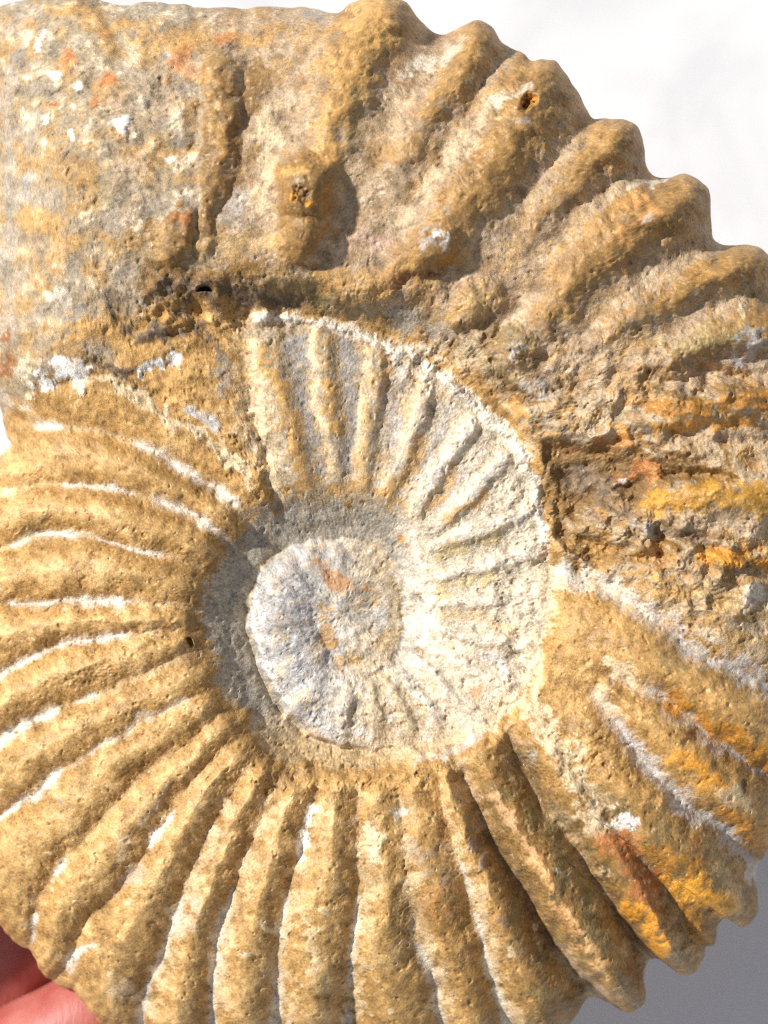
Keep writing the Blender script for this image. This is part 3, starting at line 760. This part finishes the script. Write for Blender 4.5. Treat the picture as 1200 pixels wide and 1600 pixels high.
rs_ = np.random.default_rng(3)
for q in range(90):                           # dark specks and pale crumbs
    a_, q_ = rs_.uniform(.35, 3.6), rs_.uniform(330, 720)
    x_, y_ = 540 + q_ * math.cos(a_), 960 + q_ * math.sin(a_)
    if q % 3:
        cb(x_, y_, rs_.uniform(2.5, 6), rs_.uniform(2, 4), BRN * rs_.uniform(.6, 1.4), .8, rs_.uniform(0, 180))
    else:
        cb(x_, y_, rs_.uniform(4, 11), rs_.uniform(3, 7), CRM * 1.1, .7, rs_.uniform(0, 180))
for q in range(9):                            # smoky brown clouds
    a_, q_ = rs_.uniform(1.0, 3.5), rs_.uniform(360, 640)
    cb(540 + q_ * math.cos(a_), 960 + q_ * math.sin(a_), rs_.uniform(20, 48), rs_.uniform(12, 26), (OLV, OCH_D, PNK * .8)[q % 3], .5, rs_.uniform(0, 180), 1.0, .6)
# inner whorl, wall and core (inside the seam)
inner = sstep(.75, 1.0, t1) * sstep(-.3, .5, (XX - 365 - np.maximum(0, 560 - YY) * .0) / 40 + n_mid * .2)
inner = inner * (1 - sstep(.02, .12, t2))
right = sstep(520, 760, XX + .35 * (YY - 700))
paint(inner * .9, BEI * .95)
paint(inner * right * .85, (CRM + CHK) * .53)
paint(inner * (1 - right) * .7 * sstep(-.2, 1, n_mid + .5), OCH * .95)
paint(inner * .5 * sstep(.4, 1.2, n_fine2 * .7 + n_mid2 * .7), CHK)
Rin = Rn / 12
paint(inner * right * .75 * sstep(.35, .8, Rin + .15 * n_fine), CHK * 1.04)
for pts, c, a, w in [([(455, 520), (468, 600), (480, 680), (492, 740)], GRY * .72, .85, 17), ([(540, 530), (545, 600), (545, 670), (545, 730)], GRY * .72, .85, 17), ([(470, 530), (480, 560)], GRY * .8, .7, 22), ([(540, 550), (550, 580)], GRY * .85, .7, 20),
                     ([(625, 570), (618, 620), (605, 690)], GRY * 1.1, .75, 15), ([(600, 600), (610, 640)], (.36, .24, .22), .6, 8), ([(700, 640), (685, 690), (655, 740)], GRY * 1.2, .7, 14), ([(760, 700), (725, 745), (690, 790)], GRY * 1.25, .55, 12),
                     ([(415, 560), (440, 620), (455, 660), (470, 720)], OCH * 1.05, .85, 22), ([(503, 580), (515, 620), (525, 680)], OCH * 1.05, .85, 14), ([(578, 640), (575, 690), (560, 750)], OCH_L * .9, .6, 14), ([(660, 690), (640, 730), (610, 770)], OCH, .75, 15),
                     ([(715, 735), (690, 770), (670, 795)], OCH, .75, 12), ([(760, 770), (735, 790), (690, 815)], OCH * .95, .8, 12), ([(770, 840), (730, 855), (690, 870)], OLV * 1.35, .75, 16), ([(760, 905), (720, 915), (685, 925)], OLV * 1.5, .7, 13), ([(760, 962), (700, 962)], OCH_L * .8, .6, 12),
                     ([(780, 975), (800, 985)], OCH_L * .9, .5, 14), ([(430, 770), (480, 760), (560, 765), (620, 785)], OCH, .7, 17), ([(750, 1025), (770, 1035), (790, 1050)], BLU, .5, 12), ([(395, 520), (400, 600), (415, 670)], CRM * 1.1, .7, 8),
                     ([(400, 640), (425, 720), (432, 780)], CRM * 1.1, .8, 9), ([(487, 500), (490, 560), (500, 640), (515, 700)], CRM * 1.15, .8, 6), ([(570, 545), (567, 620), (558, 690)], CRM * 1.1, .7, 6)]:
    cs(pts, w, c, a, .7, .5, .8)
cb(747, 1085, 7, 14, RST * 1.1, .6, 20, nz=.7); cb(760, 1032, 12, 7, BLU * .9, .8, 20, nz=.8); cb(820, 815, 14, 8, BLU, .7, 0, nz=.8)
cs([(395, 496), (440, 496), (490, 500), (560, 519), (640, 556), (720, 612), (790, 672), (838, 755), (850, 850)], [8, 9, 10, 12, 13, 13, 12, 11, 8], (.74, .66, .55), .85, .6, .5, .6)
cs([(860, 880), (855, 960), (832, 1045), (795, 1105), (740, 1145)], 22, CRM * 1.12, .8, 1., .4)
cs([(640, 1186), (700, 1178), (750, 1155)], 10, GRY * 1.3, .7, .6, .4)
# umbilical wall: shaded left and top painted grey, lit right side painted pale
wall = sstep(0, .05, t2) * sstep(.0, .22, t2 + .06 * n_mid + .03 * n_fine) * (1 - sstep(.93, .99, t2))
wr = sstep(600, 660, XX)
paint(wall * .93, np.array((.34, .305, .25)))
paint(wall * .5 * sstep(.2, 1.3, n_mid2 + n_fine * .4), (.42, .36, .27))
paint(wall * wr * .95, CHK * 1.02)
paint(wall * sstep(1100, 1180, YY) * .8, OCH_L * .8)
cb(625, 845, 14, 9, ORG * .9, .7, 20, nz=.6)
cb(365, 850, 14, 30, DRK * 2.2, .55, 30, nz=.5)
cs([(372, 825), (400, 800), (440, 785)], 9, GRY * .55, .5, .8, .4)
# core
core = sstep(.93, .99, t2)
cl = 1 - sstep(470, 600, XX + n_mid * 14)
paint(core * .95, CRM * .85)
paint(core * cl * .95, np.array((.50, .48, .46)))
paint(core * .5 * sstep(.3, 1.2, n_mid + .5 * n_fine2), BLU)
paint(core * .5 * sstep(.5, 1.3, n_mid2 + .5 * n_fine), CRM)
cb(520, 900, 34, 20, ORG * np.array((.85, .9, 2.5)), .75, 35, nz=.5); cb(570, 935, 22, 17, ORG * np.array((.85, .9, 2.5)), .8, 30, nz=.5)
cb(515, 1005, 16, 34, OCH_D, .8, -15, nz=.6); cb(500, 955, 18, 18, OCH * 1.1, .6, 0); cb(545, 1030, 40, 18, OCH, .7, 10); cb(600, 1005, 20, 26, OCH_L * .9, .6, 30); cb(580, 970, 26, 14, GRY * 1.1, .6, 0)
cs([(440, 1120), (490, 1160), (560, 1180), (640, 1170)], 10, CRM * .95, .6, .7, .5)
cs([(402, 900), (393, 950), (396, 990), (415, 1045), (450, 1100)], 6, (.74, .71, .67), .8, .6, .3, .4)
cs([(470, 1195), (520, 1212), (580, 1214), (640, 1203)], 12, OCH * .85, .75, .7, .6)

for pts in ([(396, 990), (425, 990), (462, 990)], [(388, 935), (425, 946), (462, 958)], [(410, 888), (440, 908), (472, 934)], [(450, 860), (468, 884), (492, 914)], [(402, 1042), (432, 1030), (466, 1020)], [(432, 1090), (458, 1070), (484, 1050)]):
    cs(pts, 4.5, GRY * .8, .7, .9, .4, .5)
# overall grain, flecks and specks
paint(.34 * sstep(.6, 1.5, n_mid * .7 + n_patch * .5 + n_fine * .25) * sstep(-1, 1, n_big), BRN * 1.5)
paint(.25 * sstep(.7, 1.5, n_mid2 * .6 + n_fine2 * .7), OCH_L)
lowerleft = sstep(560, 680, YY - .25 * XX + 100) * (1 - inner) * (t2 < .02) * (1 - STR) * (1 - sstep(520, 700, XX + 20 * n_mid))
paint(.26 * lowerleft * sstep(.55, 1, WEAR + .12 * n_mid), OCH_L)  # worn crests, painted paler to carry their highlights too
C *= (1 + .12 * n_mid + .12 * n_fine + .08 * n_grain)[..., None]
paint(.5 * sstep(2.2, 2.6, n_fine2 + .2 * n_mid), (.70, .58, .40))
paint(.7 * sstep(2.1, 2.6, n_fine - .2 * n_mid), BRN * 1.1)
paint(.8 * sstep(2.7, 3.1, n_grain + .3 * n_fine2), DRK * 2)
C = np.clip(C, .02, .86)

# ------------------------------------------------------------------ polar mesh of the solid
QX, QY = 535.0, 965.0
OUT = [  # outline, clockwise from the upper left
    (-62, 80), (-40, 28), (0, 2), (45, -8), (90, -14), (130, -14), (160, 2), (190, 10), (225, 4), (270, 6), (330, 2), (375, 4), (400, 0), (440, 0), (480, 0), (510, 10), (530, 12), (548, -2), (575, -10),
    (605, -12), (632, -4), (652, 18), (672, 38), (692, 46), (706, 40), (725, 31), (748, 28), (768, 36), (780, 52), (796, 66), (815, 77), (832, 92), (850, 92), (868, 97), (886, 115), (905, 140), (918, 165), (929, 181), (950, 183),
    (968, 184), (988, 192), (1003, 208), (1009, 232), (1012, 252), (1026, 273), (1045, 276), (1068, 271), (1090, 277), (1108, 296), (1114, 325), (1115, 358), (1128, 376), (1150, 381), (1175, 380), (1196, 390), (1212, 410), (1220, 440), (1222, 465),
    (1250, 480), (1280, 505), (1285, 550), (1300, 590), (1320, 620), (1322, 670), (1330, 720), (1345, 780), (1345, 850), (1335, 900), (1345, 950), (1345, 1010), (1330, 1060), (1335, 1110), (1325, 1150), (1300, 1190), (1290, 1240),
    (1265, 1270), (1240, 1310), (1215, 1335), (1199, 1362), (1198, 1405), (1192, 1445), (1170, 1461), (1140, 1443), (1130, 1462), (1128, 1490), (1116, 1496), (1115, 1514), (1100, 1531), (1073, 1537), (1038, 1514), (1020, 1526), (1016, 1548), (1017, 1572), (1006, 1594), (985, 1600),
    (960, 1590), (928, 1580), (900, 1612), (870, 1650), (840, 1652), (800, 1650), (770, 1680), (730, 1690), (690, 1678), (650, 1702), (600, 1706), (550, 1698), (500, 1708), (450, 1702), (430, 1690), (400, 1698), (360, 1692), (325, 1672), (290, 1674), (250, 1660),
    (215, 1636), (180, 1628), (150, 1606), (135, 1588), (112, 1560), (96, 1553), (76, 1548), (58, 1522), (42, 1494), (22, 1484), (0, 1458), (-22, 1430), (-40, 1400), (-75, 1370), (-90, 1320), (-120, 1280), (-125, 1220), (-150, 1180), (-150, 1120), (-165, 1070),
    (-155, 1010), (-165, 960), (-150, 910), (-150, 860), (-120, 820), (-95, 790), (-40, 752), (-16, 722), (4, 706), (14, 692), (10, 684), (3, 662), (-6, 630), (-30, 600), (-60, 540), (-72, 450), (-78, 330), (-75, 200)]
o = catmull(OUT, 6, True)
o = (o - (600, 800)) * np.where(o[:, :1] < 300, 1.024, 1.012) + (600, 800)      # the rim lies lower than the flank the outline was measured on
oa = np.unwrap(np.arctan2(o[:, 1] - QY, o[:, 0] - QX))
orr = np.hypot(o[:, 0] - QX, o[:, 1] - QY)
oa = np.maximum.accumulate(oa)
NT, NR = 2350, 560
th = oa[0] + np.arange(NT) * 2 * math.pi / NT
RT = np.interp(th, np.concatenate([oa, [oa[0] + 2 * math.pi]]), np.concatenate([orr, orr[:1]]))
jit = np.fft.irfft(np.fft.rfft(rng.standard_normal(NT)) * np.where((np.arange(NT // 2 + 1) > 60) & (np.arange(NT // 2 + 1) < 260), 1 / np.maximum(np.arange(NT // 2 + 1), 1) ** .8, 0), NT)
RT = RT + jit / jit.std() * .9
dR = (np.roll(RT, -3) - np.roll(RT, 3)) / (6 * 2 * math.pi / NT)
cf = np.clip(1 / np.sqrt(1 + (dR / RT) ** 2), .45, 1)
k = np.exp(-.5 * (np.arange(-12, 13) / 5.0) ** 2); k /= k.sum()
cf = np.convolve(np.concatenate([cf[-12:], cf, cf[:12]]), k, 'valid')
u = np.linspace(0, 1, NR + 1)[1:]
s = 1 - (1 - u) ** 1.15
ct, st_ = np.cos(th), np.sin(th)
rr = s[:, None] * RT[None]
VX = QX + rr * ct
VY = QY + rr * st_


def samp(a, x, y):
    fx = np.clip(x - OX, 0, NX - 1.001); fy = np.clip(y - OY, 0, NY - 1.001)
    i, j = fx.astype(int), fy.astype(int)
    fx, fy = fx - i, fy - j
    if a.ndim == 3:
        fx, fy = fx[..., None], fy[..., None]
    return (a[j, i] * (1 - fx) + a[j, i + 1] * fx) * (1 - fy) + (a[j + 1, i] * (1 - fx) + a[j + 1, i + 1] * fx) * fy


EW, ED = 85.0, 95.0
dd = np.clip((RT[None] - rr) * cf[None], 0, EW) / EW
VZ = samp(H, VX, VY) - ED * (1 - np.sqrt(np.maximum(1 - (1 - dd) ** 2, 0)))
VC = samp(C, VX, VY)
VW = samp(WEAR, VX, VY)
# back half, mirrored about the rim and smoother
NB = 24
ub = np.linspace(0, 1, NB + 1)[1:]
sb = 1 - ub ** 1.6
sb = np.maximum(sb, .004)
ze = VZ[-1]
kz = np.exp(-.5 * (np.arange(-60, 61) / 25.0) ** 2); kz /= kz.sum()
zes = np.convolve(np.concatenate([ze[-60:], ze, ze[:60]]), kz, 'valid')
rb = sb[:, None] * RT[None]
BX, BY = QX + rb * ct, QY + rb * st_
BZ = zes[None] + (ze - zes)[None] * np.clip(1 - (1 - sb[:, None]) * 8, 0, 1) + (-430 - zes[None]) * np.sqrt(np.maximum(1 - sb[:, None] ** 2, 0))
BC = np.broadcast_to(OCH * .95, BX.shape + (3,))
X = np.concatenate([VX, BX]); Y = np.concatenate([VY, BY]); Z = np.concatenate([VZ, BZ]); CC = np.concatenate([VC, BC])
rows = X.shape[0]
co = np.column_stack([(X.ravel() - 600) * PX, (800 - Y.ravel()) * PX, Z.ravel() * PX])
nv = len(co)
co = np.vstack([co, [[(QX - 600) * PX, (800 - QY) * PX, VZ[0].mean() * PX], [(QX - 600) * PX, (800 - QY) * PX, BZ[-1].mean() * PX]]])
col = np.vstack([CC.reshape(-1, 3), VC[0].mean(0)[None], OCH[None]])
wear = np.concatenate([VW.ravel(), np.zeros(BX.size + 2)])
jj, ii = np.meshgrid(np.arange(rows - 1), np.arange(NT), indexing='ij')
i2 = (ii + 1) % NT
# image y runs down, so this order faces outwards
quads = np.stack([jj * NT + ii, jj * NT + i2, (jj + 1) * NT + i2, (jj + 1) * NT + ii], -1).reshape(-1, 4)
# part of every face
fx = co[quads].mean(1)
px, py = fx[:, 0] / PX + 600, 800 - fx[:, 1] / PX
ix = np.clip((px - OX).astype(int), 0, NX - 1); iy = np.clip((py - OY).astype(int), 0, NY - 1)
basepart = np.full((NY, NX), P_OUT, np.int32)
basepart[chamber > 0] = P_CH
basepart[(up_right > 0) & (XX < 560 - (YY - 420) * .2) & (YY < 470)] = P_CH
insd = (t1 > .97) & (XX > 372)
basepart[insd] = P_IN
basepart[(t2 > .03)] = P_WALL
basepart[(t2 > .95)] = P_CORE
lab = np.where(LAB > 0, LAB, basepart)
fl = lab[iy, ix]
front = (np.arange(len(quads)) // NT) < NR - 1
fl = np.where(front, fl, P_OUT)

# vertex normals of the whole solid, so that the parts meet without a seam
P = co[quads]
fn = np.cross(P[:, 2] - P[:, 0], P[:, 3] - P[:, 1])
vn = np.zeros_like(co)
for c in range(4):
    for a in range(3):
        vn[:, a] += np.bincount(quads[:, c], fn[:, a], len(co))
vn[nv] = (0, 0, 1); vn[nv + 1] = (0, 0, -1)
if vn[NT * 200, 2] < 0:
    quads = quads[:, ::-1]
    vn[:nv] = -vn[:nv]
vn /= np.maximum(np.linalg.norm(vn, axis=1), 1e-20)[:, None]


# ------------------------------------------------------------------ materials
def nd(nt, t, **kw):
    n = nt.nodes.new(t)
    for k_, v in kw.items():
        if k_ in n.inputs:
            n.inputs[k_].default_value = v
        else:
            setattr(n, k_, v)
    return n


def stone_material():
    m = bpy.data.materials.new('fossil_stone')
    m.use_nodes = True
    nt = m.node_tree
    L = nt.links
    b = nt.nodes['Principled BSDF']
    at = nd(nt, 'ShaderNodeAttribute', attribute_name='pigment')
    tc = nd(nt, 'ShaderNodeTexCoord')
    n1 = nd(nt, 'ShaderNodeTexNoise', Scale=1400.0, Detail=5.0, Roughness=.65)
    n2 = nd(nt, 'ShaderNodeTexNoise', Scale=4200.0, Detail=3.0, Roughness=.6)
    v = nd(nt, 'ShaderNodeTexVoronoi', Scale=1900.0)
    for n in (n1, n2, v):
        L.new(tc.outputs['Object'], n.inputs['Vector'])
    r1 = nd(nt, 'ShaderNodeMapRange')
    r1.inputs['From Min'].default_value = .3; r1.inputs['From Max'].default_value = .7
    r1.inputs['To Min'].default_value = .78; r1.inputs['To Max'].default_value = 1.20
    L.new(n1.outputs[0], r1.inputs[0])
    r2 = nd(nt, 'ShaderNodeMapRange')
    r2.inputs['From Min'].default_value = .3; r2.inputs['From Max'].default_value = .7
    r2.inputs['To Min'].default_value = .84; r2.inputs['To Max'].default_value = 1.14
    L.new(n2.outputs[0], r2.inputs[0])
    mu = nd(nt, 'ShaderNodeMath', operation='MULTIPLY')
    L.new(r1.outputs[0], mu.inputs[0]); L.new(r2.outputs[0], mu.inputs[1])
    vm = nd(nt, 'ShaderNodeVectorMath', operation='SCALE')
    L.new(at.outputs['Color'], vm.inputs[0]); L.new(mu.outputs[0], vm.inputs['Scale'])
    L.new(vm.outputs[0], b.inputs['Base Color'])
    b.inputs['Roughness'].default_value = .58
    b.inputs['Specular IOR Level'].default_value = .4
    ad = nd(nt, 'ShaderNodeMath', operation='MULTIPLY_ADD')
    ad.inputs[1].default_value = .5
    L.new(n2.outputs[0], ad.inputs[0]); L.new(n1.outputs[0], ad.inputs[2])
    aw = nd(nt, 'ShaderNodeAttribute', attribute_name='wear')
    rw = nd(nt, 'ShaderNodeMapRange')
    rw.inputs['To Min'].default_value = .72; rw.inputs['To Max'].default_value = .46
    L.new(aw.outputs['Fac'], rw.inputs[0]); L.new(rw.outputs[0], b.inputs['Roughness'])
    rs = nd(nt, 'ShaderNodeMapRange')
    rs.inputs['To Min'].default_value = .66; rs.inputs['To Max'].default_value = .34
    L.new(aw.outputs['Fac'], rs.inputs[0])
    bp = nd(nt, 'ShaderNodeBump', Strength=.6, Distance=.0003)
    L.new(rs.outputs[0], bp.inputs['Strength'])
    L.new(ad.outputs[0], bp.inputs['Height'])
    L.new(bp.outputs[0], b.inputs['Normal'])
    return m


STONE = stone_material()


def mesh_part(name, faces, tris=None):
    used = np.unique(faces)
    if tris is not None:
        used = np.unique(np.concatenate([used, tris.ravel()]))
    mp = np.zeros(len(co), np.int64)
    mp[used] = np.arange(len(used))
    me = bpy.data.meshes.new(name)
    loops = mp[faces].ravel()
    starts = np.arange(len(faces)) * 4
    if tris is not None:
        starts = np.concatenate([starts, len(loops) + np.arange(len(tris)) * 3])
        loops = np.concatenate([loops, mp[tris].ravel()])
    me.vertices.add(len(used))
    me.vertices.foreach_set('co', co[used].astype(np.float32).ravel())
    me.loops.add(len(loops))
    me.loops.foreach_set('vertex_index', loops.astype(np.int32))
    me.polygons.add(len(starts))
    me.polygons.foreach_set('loop_start', starts.astype(np.int32))
    me.update(calc_edges=True)
    me.polygons.foreach_set('use_smooth', np.ones(len(starts), bool))
    a = me.attributes.new('pigment', 'FLOAT_COLOR', 'POINT')
    a.data.foreach_set('color', np.column_stack([col[used], np.ones(len(used))]).astype(np.float32).ravel())
    a = me.attributes.new('wear', 'FLOAT', 'POINT')
    a.data.foreach_set('value', wear[used].astype(np.float32))
    me.normals_split_custom_set_from_vertices(vn[used].astype(np.float32))
    me.materials.append(STONE)
    return me


root = bpy.data.objects.new('ammonite_fossil', None)
root.empty_display_size = .02
SC.collection.objects.link(root)
root.location = W(QX, QY, BZ.min())
root['label'] = 'large ochre ribbed ammonite fossil with pale chalky spiral centre, held above a white surface'
root['category'] = 'fossil'
inv = Vector(root.location)
objs = {}
order = sorted(range(1, len(PARTS) + 1), key=lambda i: PARTS[i - 1][1] is not None)
LABELS = {'body_chamber': 'broad pale crusted end of the shell', 'umbilical_wall': 'smooth wall around the sunken centre, its shade painted grey', 'innermost_whorl': 'pale grey innermost turn with a rusty stain', 'inner_whorl': 'cream inner turn with fine ribs'}
for pid in order:
    name, parent = PARTS[pid - 1]
    f = quads[fl == pid]
    if len(f) < 30:
        continue
    tr = None
    if pid == P_CORE:
        a = np.arange(NT)
        tr = np.column_stack([np.full(NT, nv), (a + 1) % NT, a])
    elif pid == P_OUT:
        a = np.arange(NT) + (rows - 1) * NT
        tr = np.column_stack([np.full(NT, nv + 1), a, (np.arange(NT) + 1) % NT + (rows - 1) * NT])
    me = mesh_part(name, f, tr)
    ob = bpy.data.objects.new(name, me)
    SC.collection.objects.link(ob)
    if parent is None:
        ob.parent = root
        ob.location = -inv
    else:
        ob.parent = objs[parent]
    if name in LABELS:
        ob['label'] = LABELS[name]
    objs[pid] = ob

# ------------------------------------------------------------------ white table
TZ = -1150
n = 60
me = bpy.data.meshes.new('table_top')
S = 1.2
me.from_pydata([(-S, -S, TZ * PX), (S, -S, TZ * PX), (S, S, TZ * PX), (-S, S, TZ * PX), (-S, -S, TZ * PX - .03), (S, -S, TZ * PX - .03), (S, S, TZ * PX - .03), (-S, S, TZ * PX - .03)], [],
               [(0, 1, 2, 3), (7, 6, 5, 4), (0, 4, 5, 1), (1, 5, 6, 2), (2, 6, 7, 3), (3, 7, 4, 0)])
tb = bpy.data.objects.new('table_top', me)
SC.collection.objects.link(tb)
tb['kind'] = 'structure'
tb['label'] = 'white faintly grey-veined marble surface under the fossil'
m = bpy.data.materials.new('white_marble')
m.use_nodes = True
nt = m.node_tree
b = nt.nodes['Principled BSDF']
tc = nd(nt, 'ShaderNodeTexCoord')
n1 = nd(nt, 'ShaderNodeTexNoise', Scale=30.0, Detail=4.0, Roughness=.55, Distortion=.6)
n2 = nd(nt, 'ShaderNodeTexNoise', Scale=70.0, Detail=5.0, Roughness=.6)
nt.links.new(tc.outputs['Object'], n1.inputs['Vector']); nt.links.new(tc.outputs['Object'], n2.inputs['Vector'])
cr = nd(nt, 'ShaderNodeValToRGB')
cr.color_ramp.elements[0].position = .36; cr.color_ramp.elements[0].color = (.56, .57, .595, 1)
cr.color_ramp.elements[1].position = .52; cr.color_ramp.elements[1].color = (.645, .645, .655, 1)
nt.links.new(n1.outputs[0], cr.inputs[0])
nt.links.new(cr.outputs[0], b.inputs['Base Color'])
b.inputs['Roughness'].default_value = .5
b.inputs['Specular IOR Level'].default_value = .3
me.materials.append(m)


# ------------------------------------------------------------------ the hand under the lower left edge
def hand():
    me = bpy.data.meshes.new('person')
    V, E, Rr = [], [], []

    def chain(pts, start=None):
        prev = start
        for (x, y, z, r) in pts:
            V.append(W(x, y, z)); Rr.append(r * PX)
            if prev is not None:
                E.append((prev, len(V) - 1))
            prev = len(V) - 1
        return prev
    # wrist, palm centre (root), then fingers reaching up behind the shell
    chain([(-620, 2250, -560, 300), (-430, 2050, -520, 290), (-280, 1900, -500, 270)])
    palm = 2
    chain([(-210, 1700, -480, 150), (-50, 1570, -400, 116), (60, 1430, -400, 98), (90, 1240, -395, 88), (190, 1130, -395, 70)], palm)
    chain([(-110, 1790, -450, 150), (10, 1700, -330, 108), (110, 1655, -290, 104), (280, 1500, -370, 92), (380, 1330, -400, 84), (450, 1270, -400, 68)], palm)
    chain([(-80, 1880, -480, 140), (120, 1780, -430, 112), (330, 1620, -420, 98), (480, 1500, -420, 86), (550, 1440, -420, 68)], palm)
    chain([(-120, 1990, -500, 130), (120, 1930, -450, 98), (320, 1820, -400, 84), (470, 1720, -400, 74), (540, 1670, -400, 58)], palm)
    chain([(-420, 1760, -420, 150), (-390, 1580, -290, 122), (-300, 1400, -130, 108), (-238, 1270, -60, 98), (-195, 1175, -30, 74)], palm)  # thumb out of view, raised here to cast shade on the upper finger
    me.from_pydata(V, E, [])
    ob = bpy.data.objects.new('person', me)
    SC.collection.objects.link(ob)
    sk = ob.modifiers.new('skin', 'SKIN')
    sk.use_smooth_shade = True
    for i, sv in enumerate(me.skin_vertices[0].data):
        sv.radius = (Rr[i], Rr[i])
        sv.use_root = (i == palm)
    ss = ob.modifiers.new('subd', 'SUBSURF')
    ss.levels = ss.render_levels = 3
    dg = bpy.context.evaluated_depsgraph_get()
    me2 = bpy.data.meshes.new_from_object(ob.evaluated_get(dg))
    ob.modifiers.clear()
    ob.data = me2
    me2.name = 'person'
    for p in me2.polygons:
        p.use_smooth = True
    m = bpy.data.materials.new('skin')
    m.use_nodes = True
    nt = m.node_tree
    b = nt.nodes['Principled BSDF']
    tc = nd(nt, 'ShaderNodeTexCoord')
    mp = nd(nt, 'ShaderNodeMapping')
    mp.inputs['Rotation'].default_value = (0, 0, math.radians(52))
    mp.inputs['Scale'].default_value = (900, 160, 400)
    n1 = nd(nt, 'ShaderNodeTexNoise', Scale=1.0, Detail=4.0, Roughness=.6)
    n2 = nd(nt, 'ShaderNodeTexNoise', Scale=160.0, Detail=4.0)
    nt.links.new(tc.outputs['Object'], mp.inputs[0]); nt.links.new(mp.outputs[0], n1.inputs['Vector']); nt.links.new(tc.outputs['Object'], n2.inputs['Vector'])
    cr = nd(nt, 'ShaderNodeValToRGB')
    cr.color_ramp.elements[0].position = .3; cr.color_ramp.elements[0].color = (.34, .065, .05, 1)
    cr.color_ramp.elements[1].position = .75; cr.color_ramp.elements[1].color = (.48, .165, .135, 1)
    nt.links.new(n2.outputs[0], cr.inputs[0]); nt.links.new(cr.outputs[0], b.inputs['Base Color'])
    b.inputs['Roughness'].default_value = .48
    b.inputs['Subsurface Weight'].default_value = .25
    b.inputs['Subsurface Radius'].default_value = (.004, .0012, .0007)
    b.inputs['Subsurface Scale'].default_value = 1.0
    bp = nd(nt, 'ShaderNodeBump', Strength=.5, Distance=.0003)
    nt.links.new(n1.outputs[0], bp.inputs['Height']); nt.links.new(bp.outputs[0], b.inputs['Normal'])
    me2.materials.clear()
    me2.materials.append(m)
    ob['label'] = 'pink bare fingers holding the fossil from beneath at its lower left edge'
    ob['category'] = 'hand'
    return ob


hand()
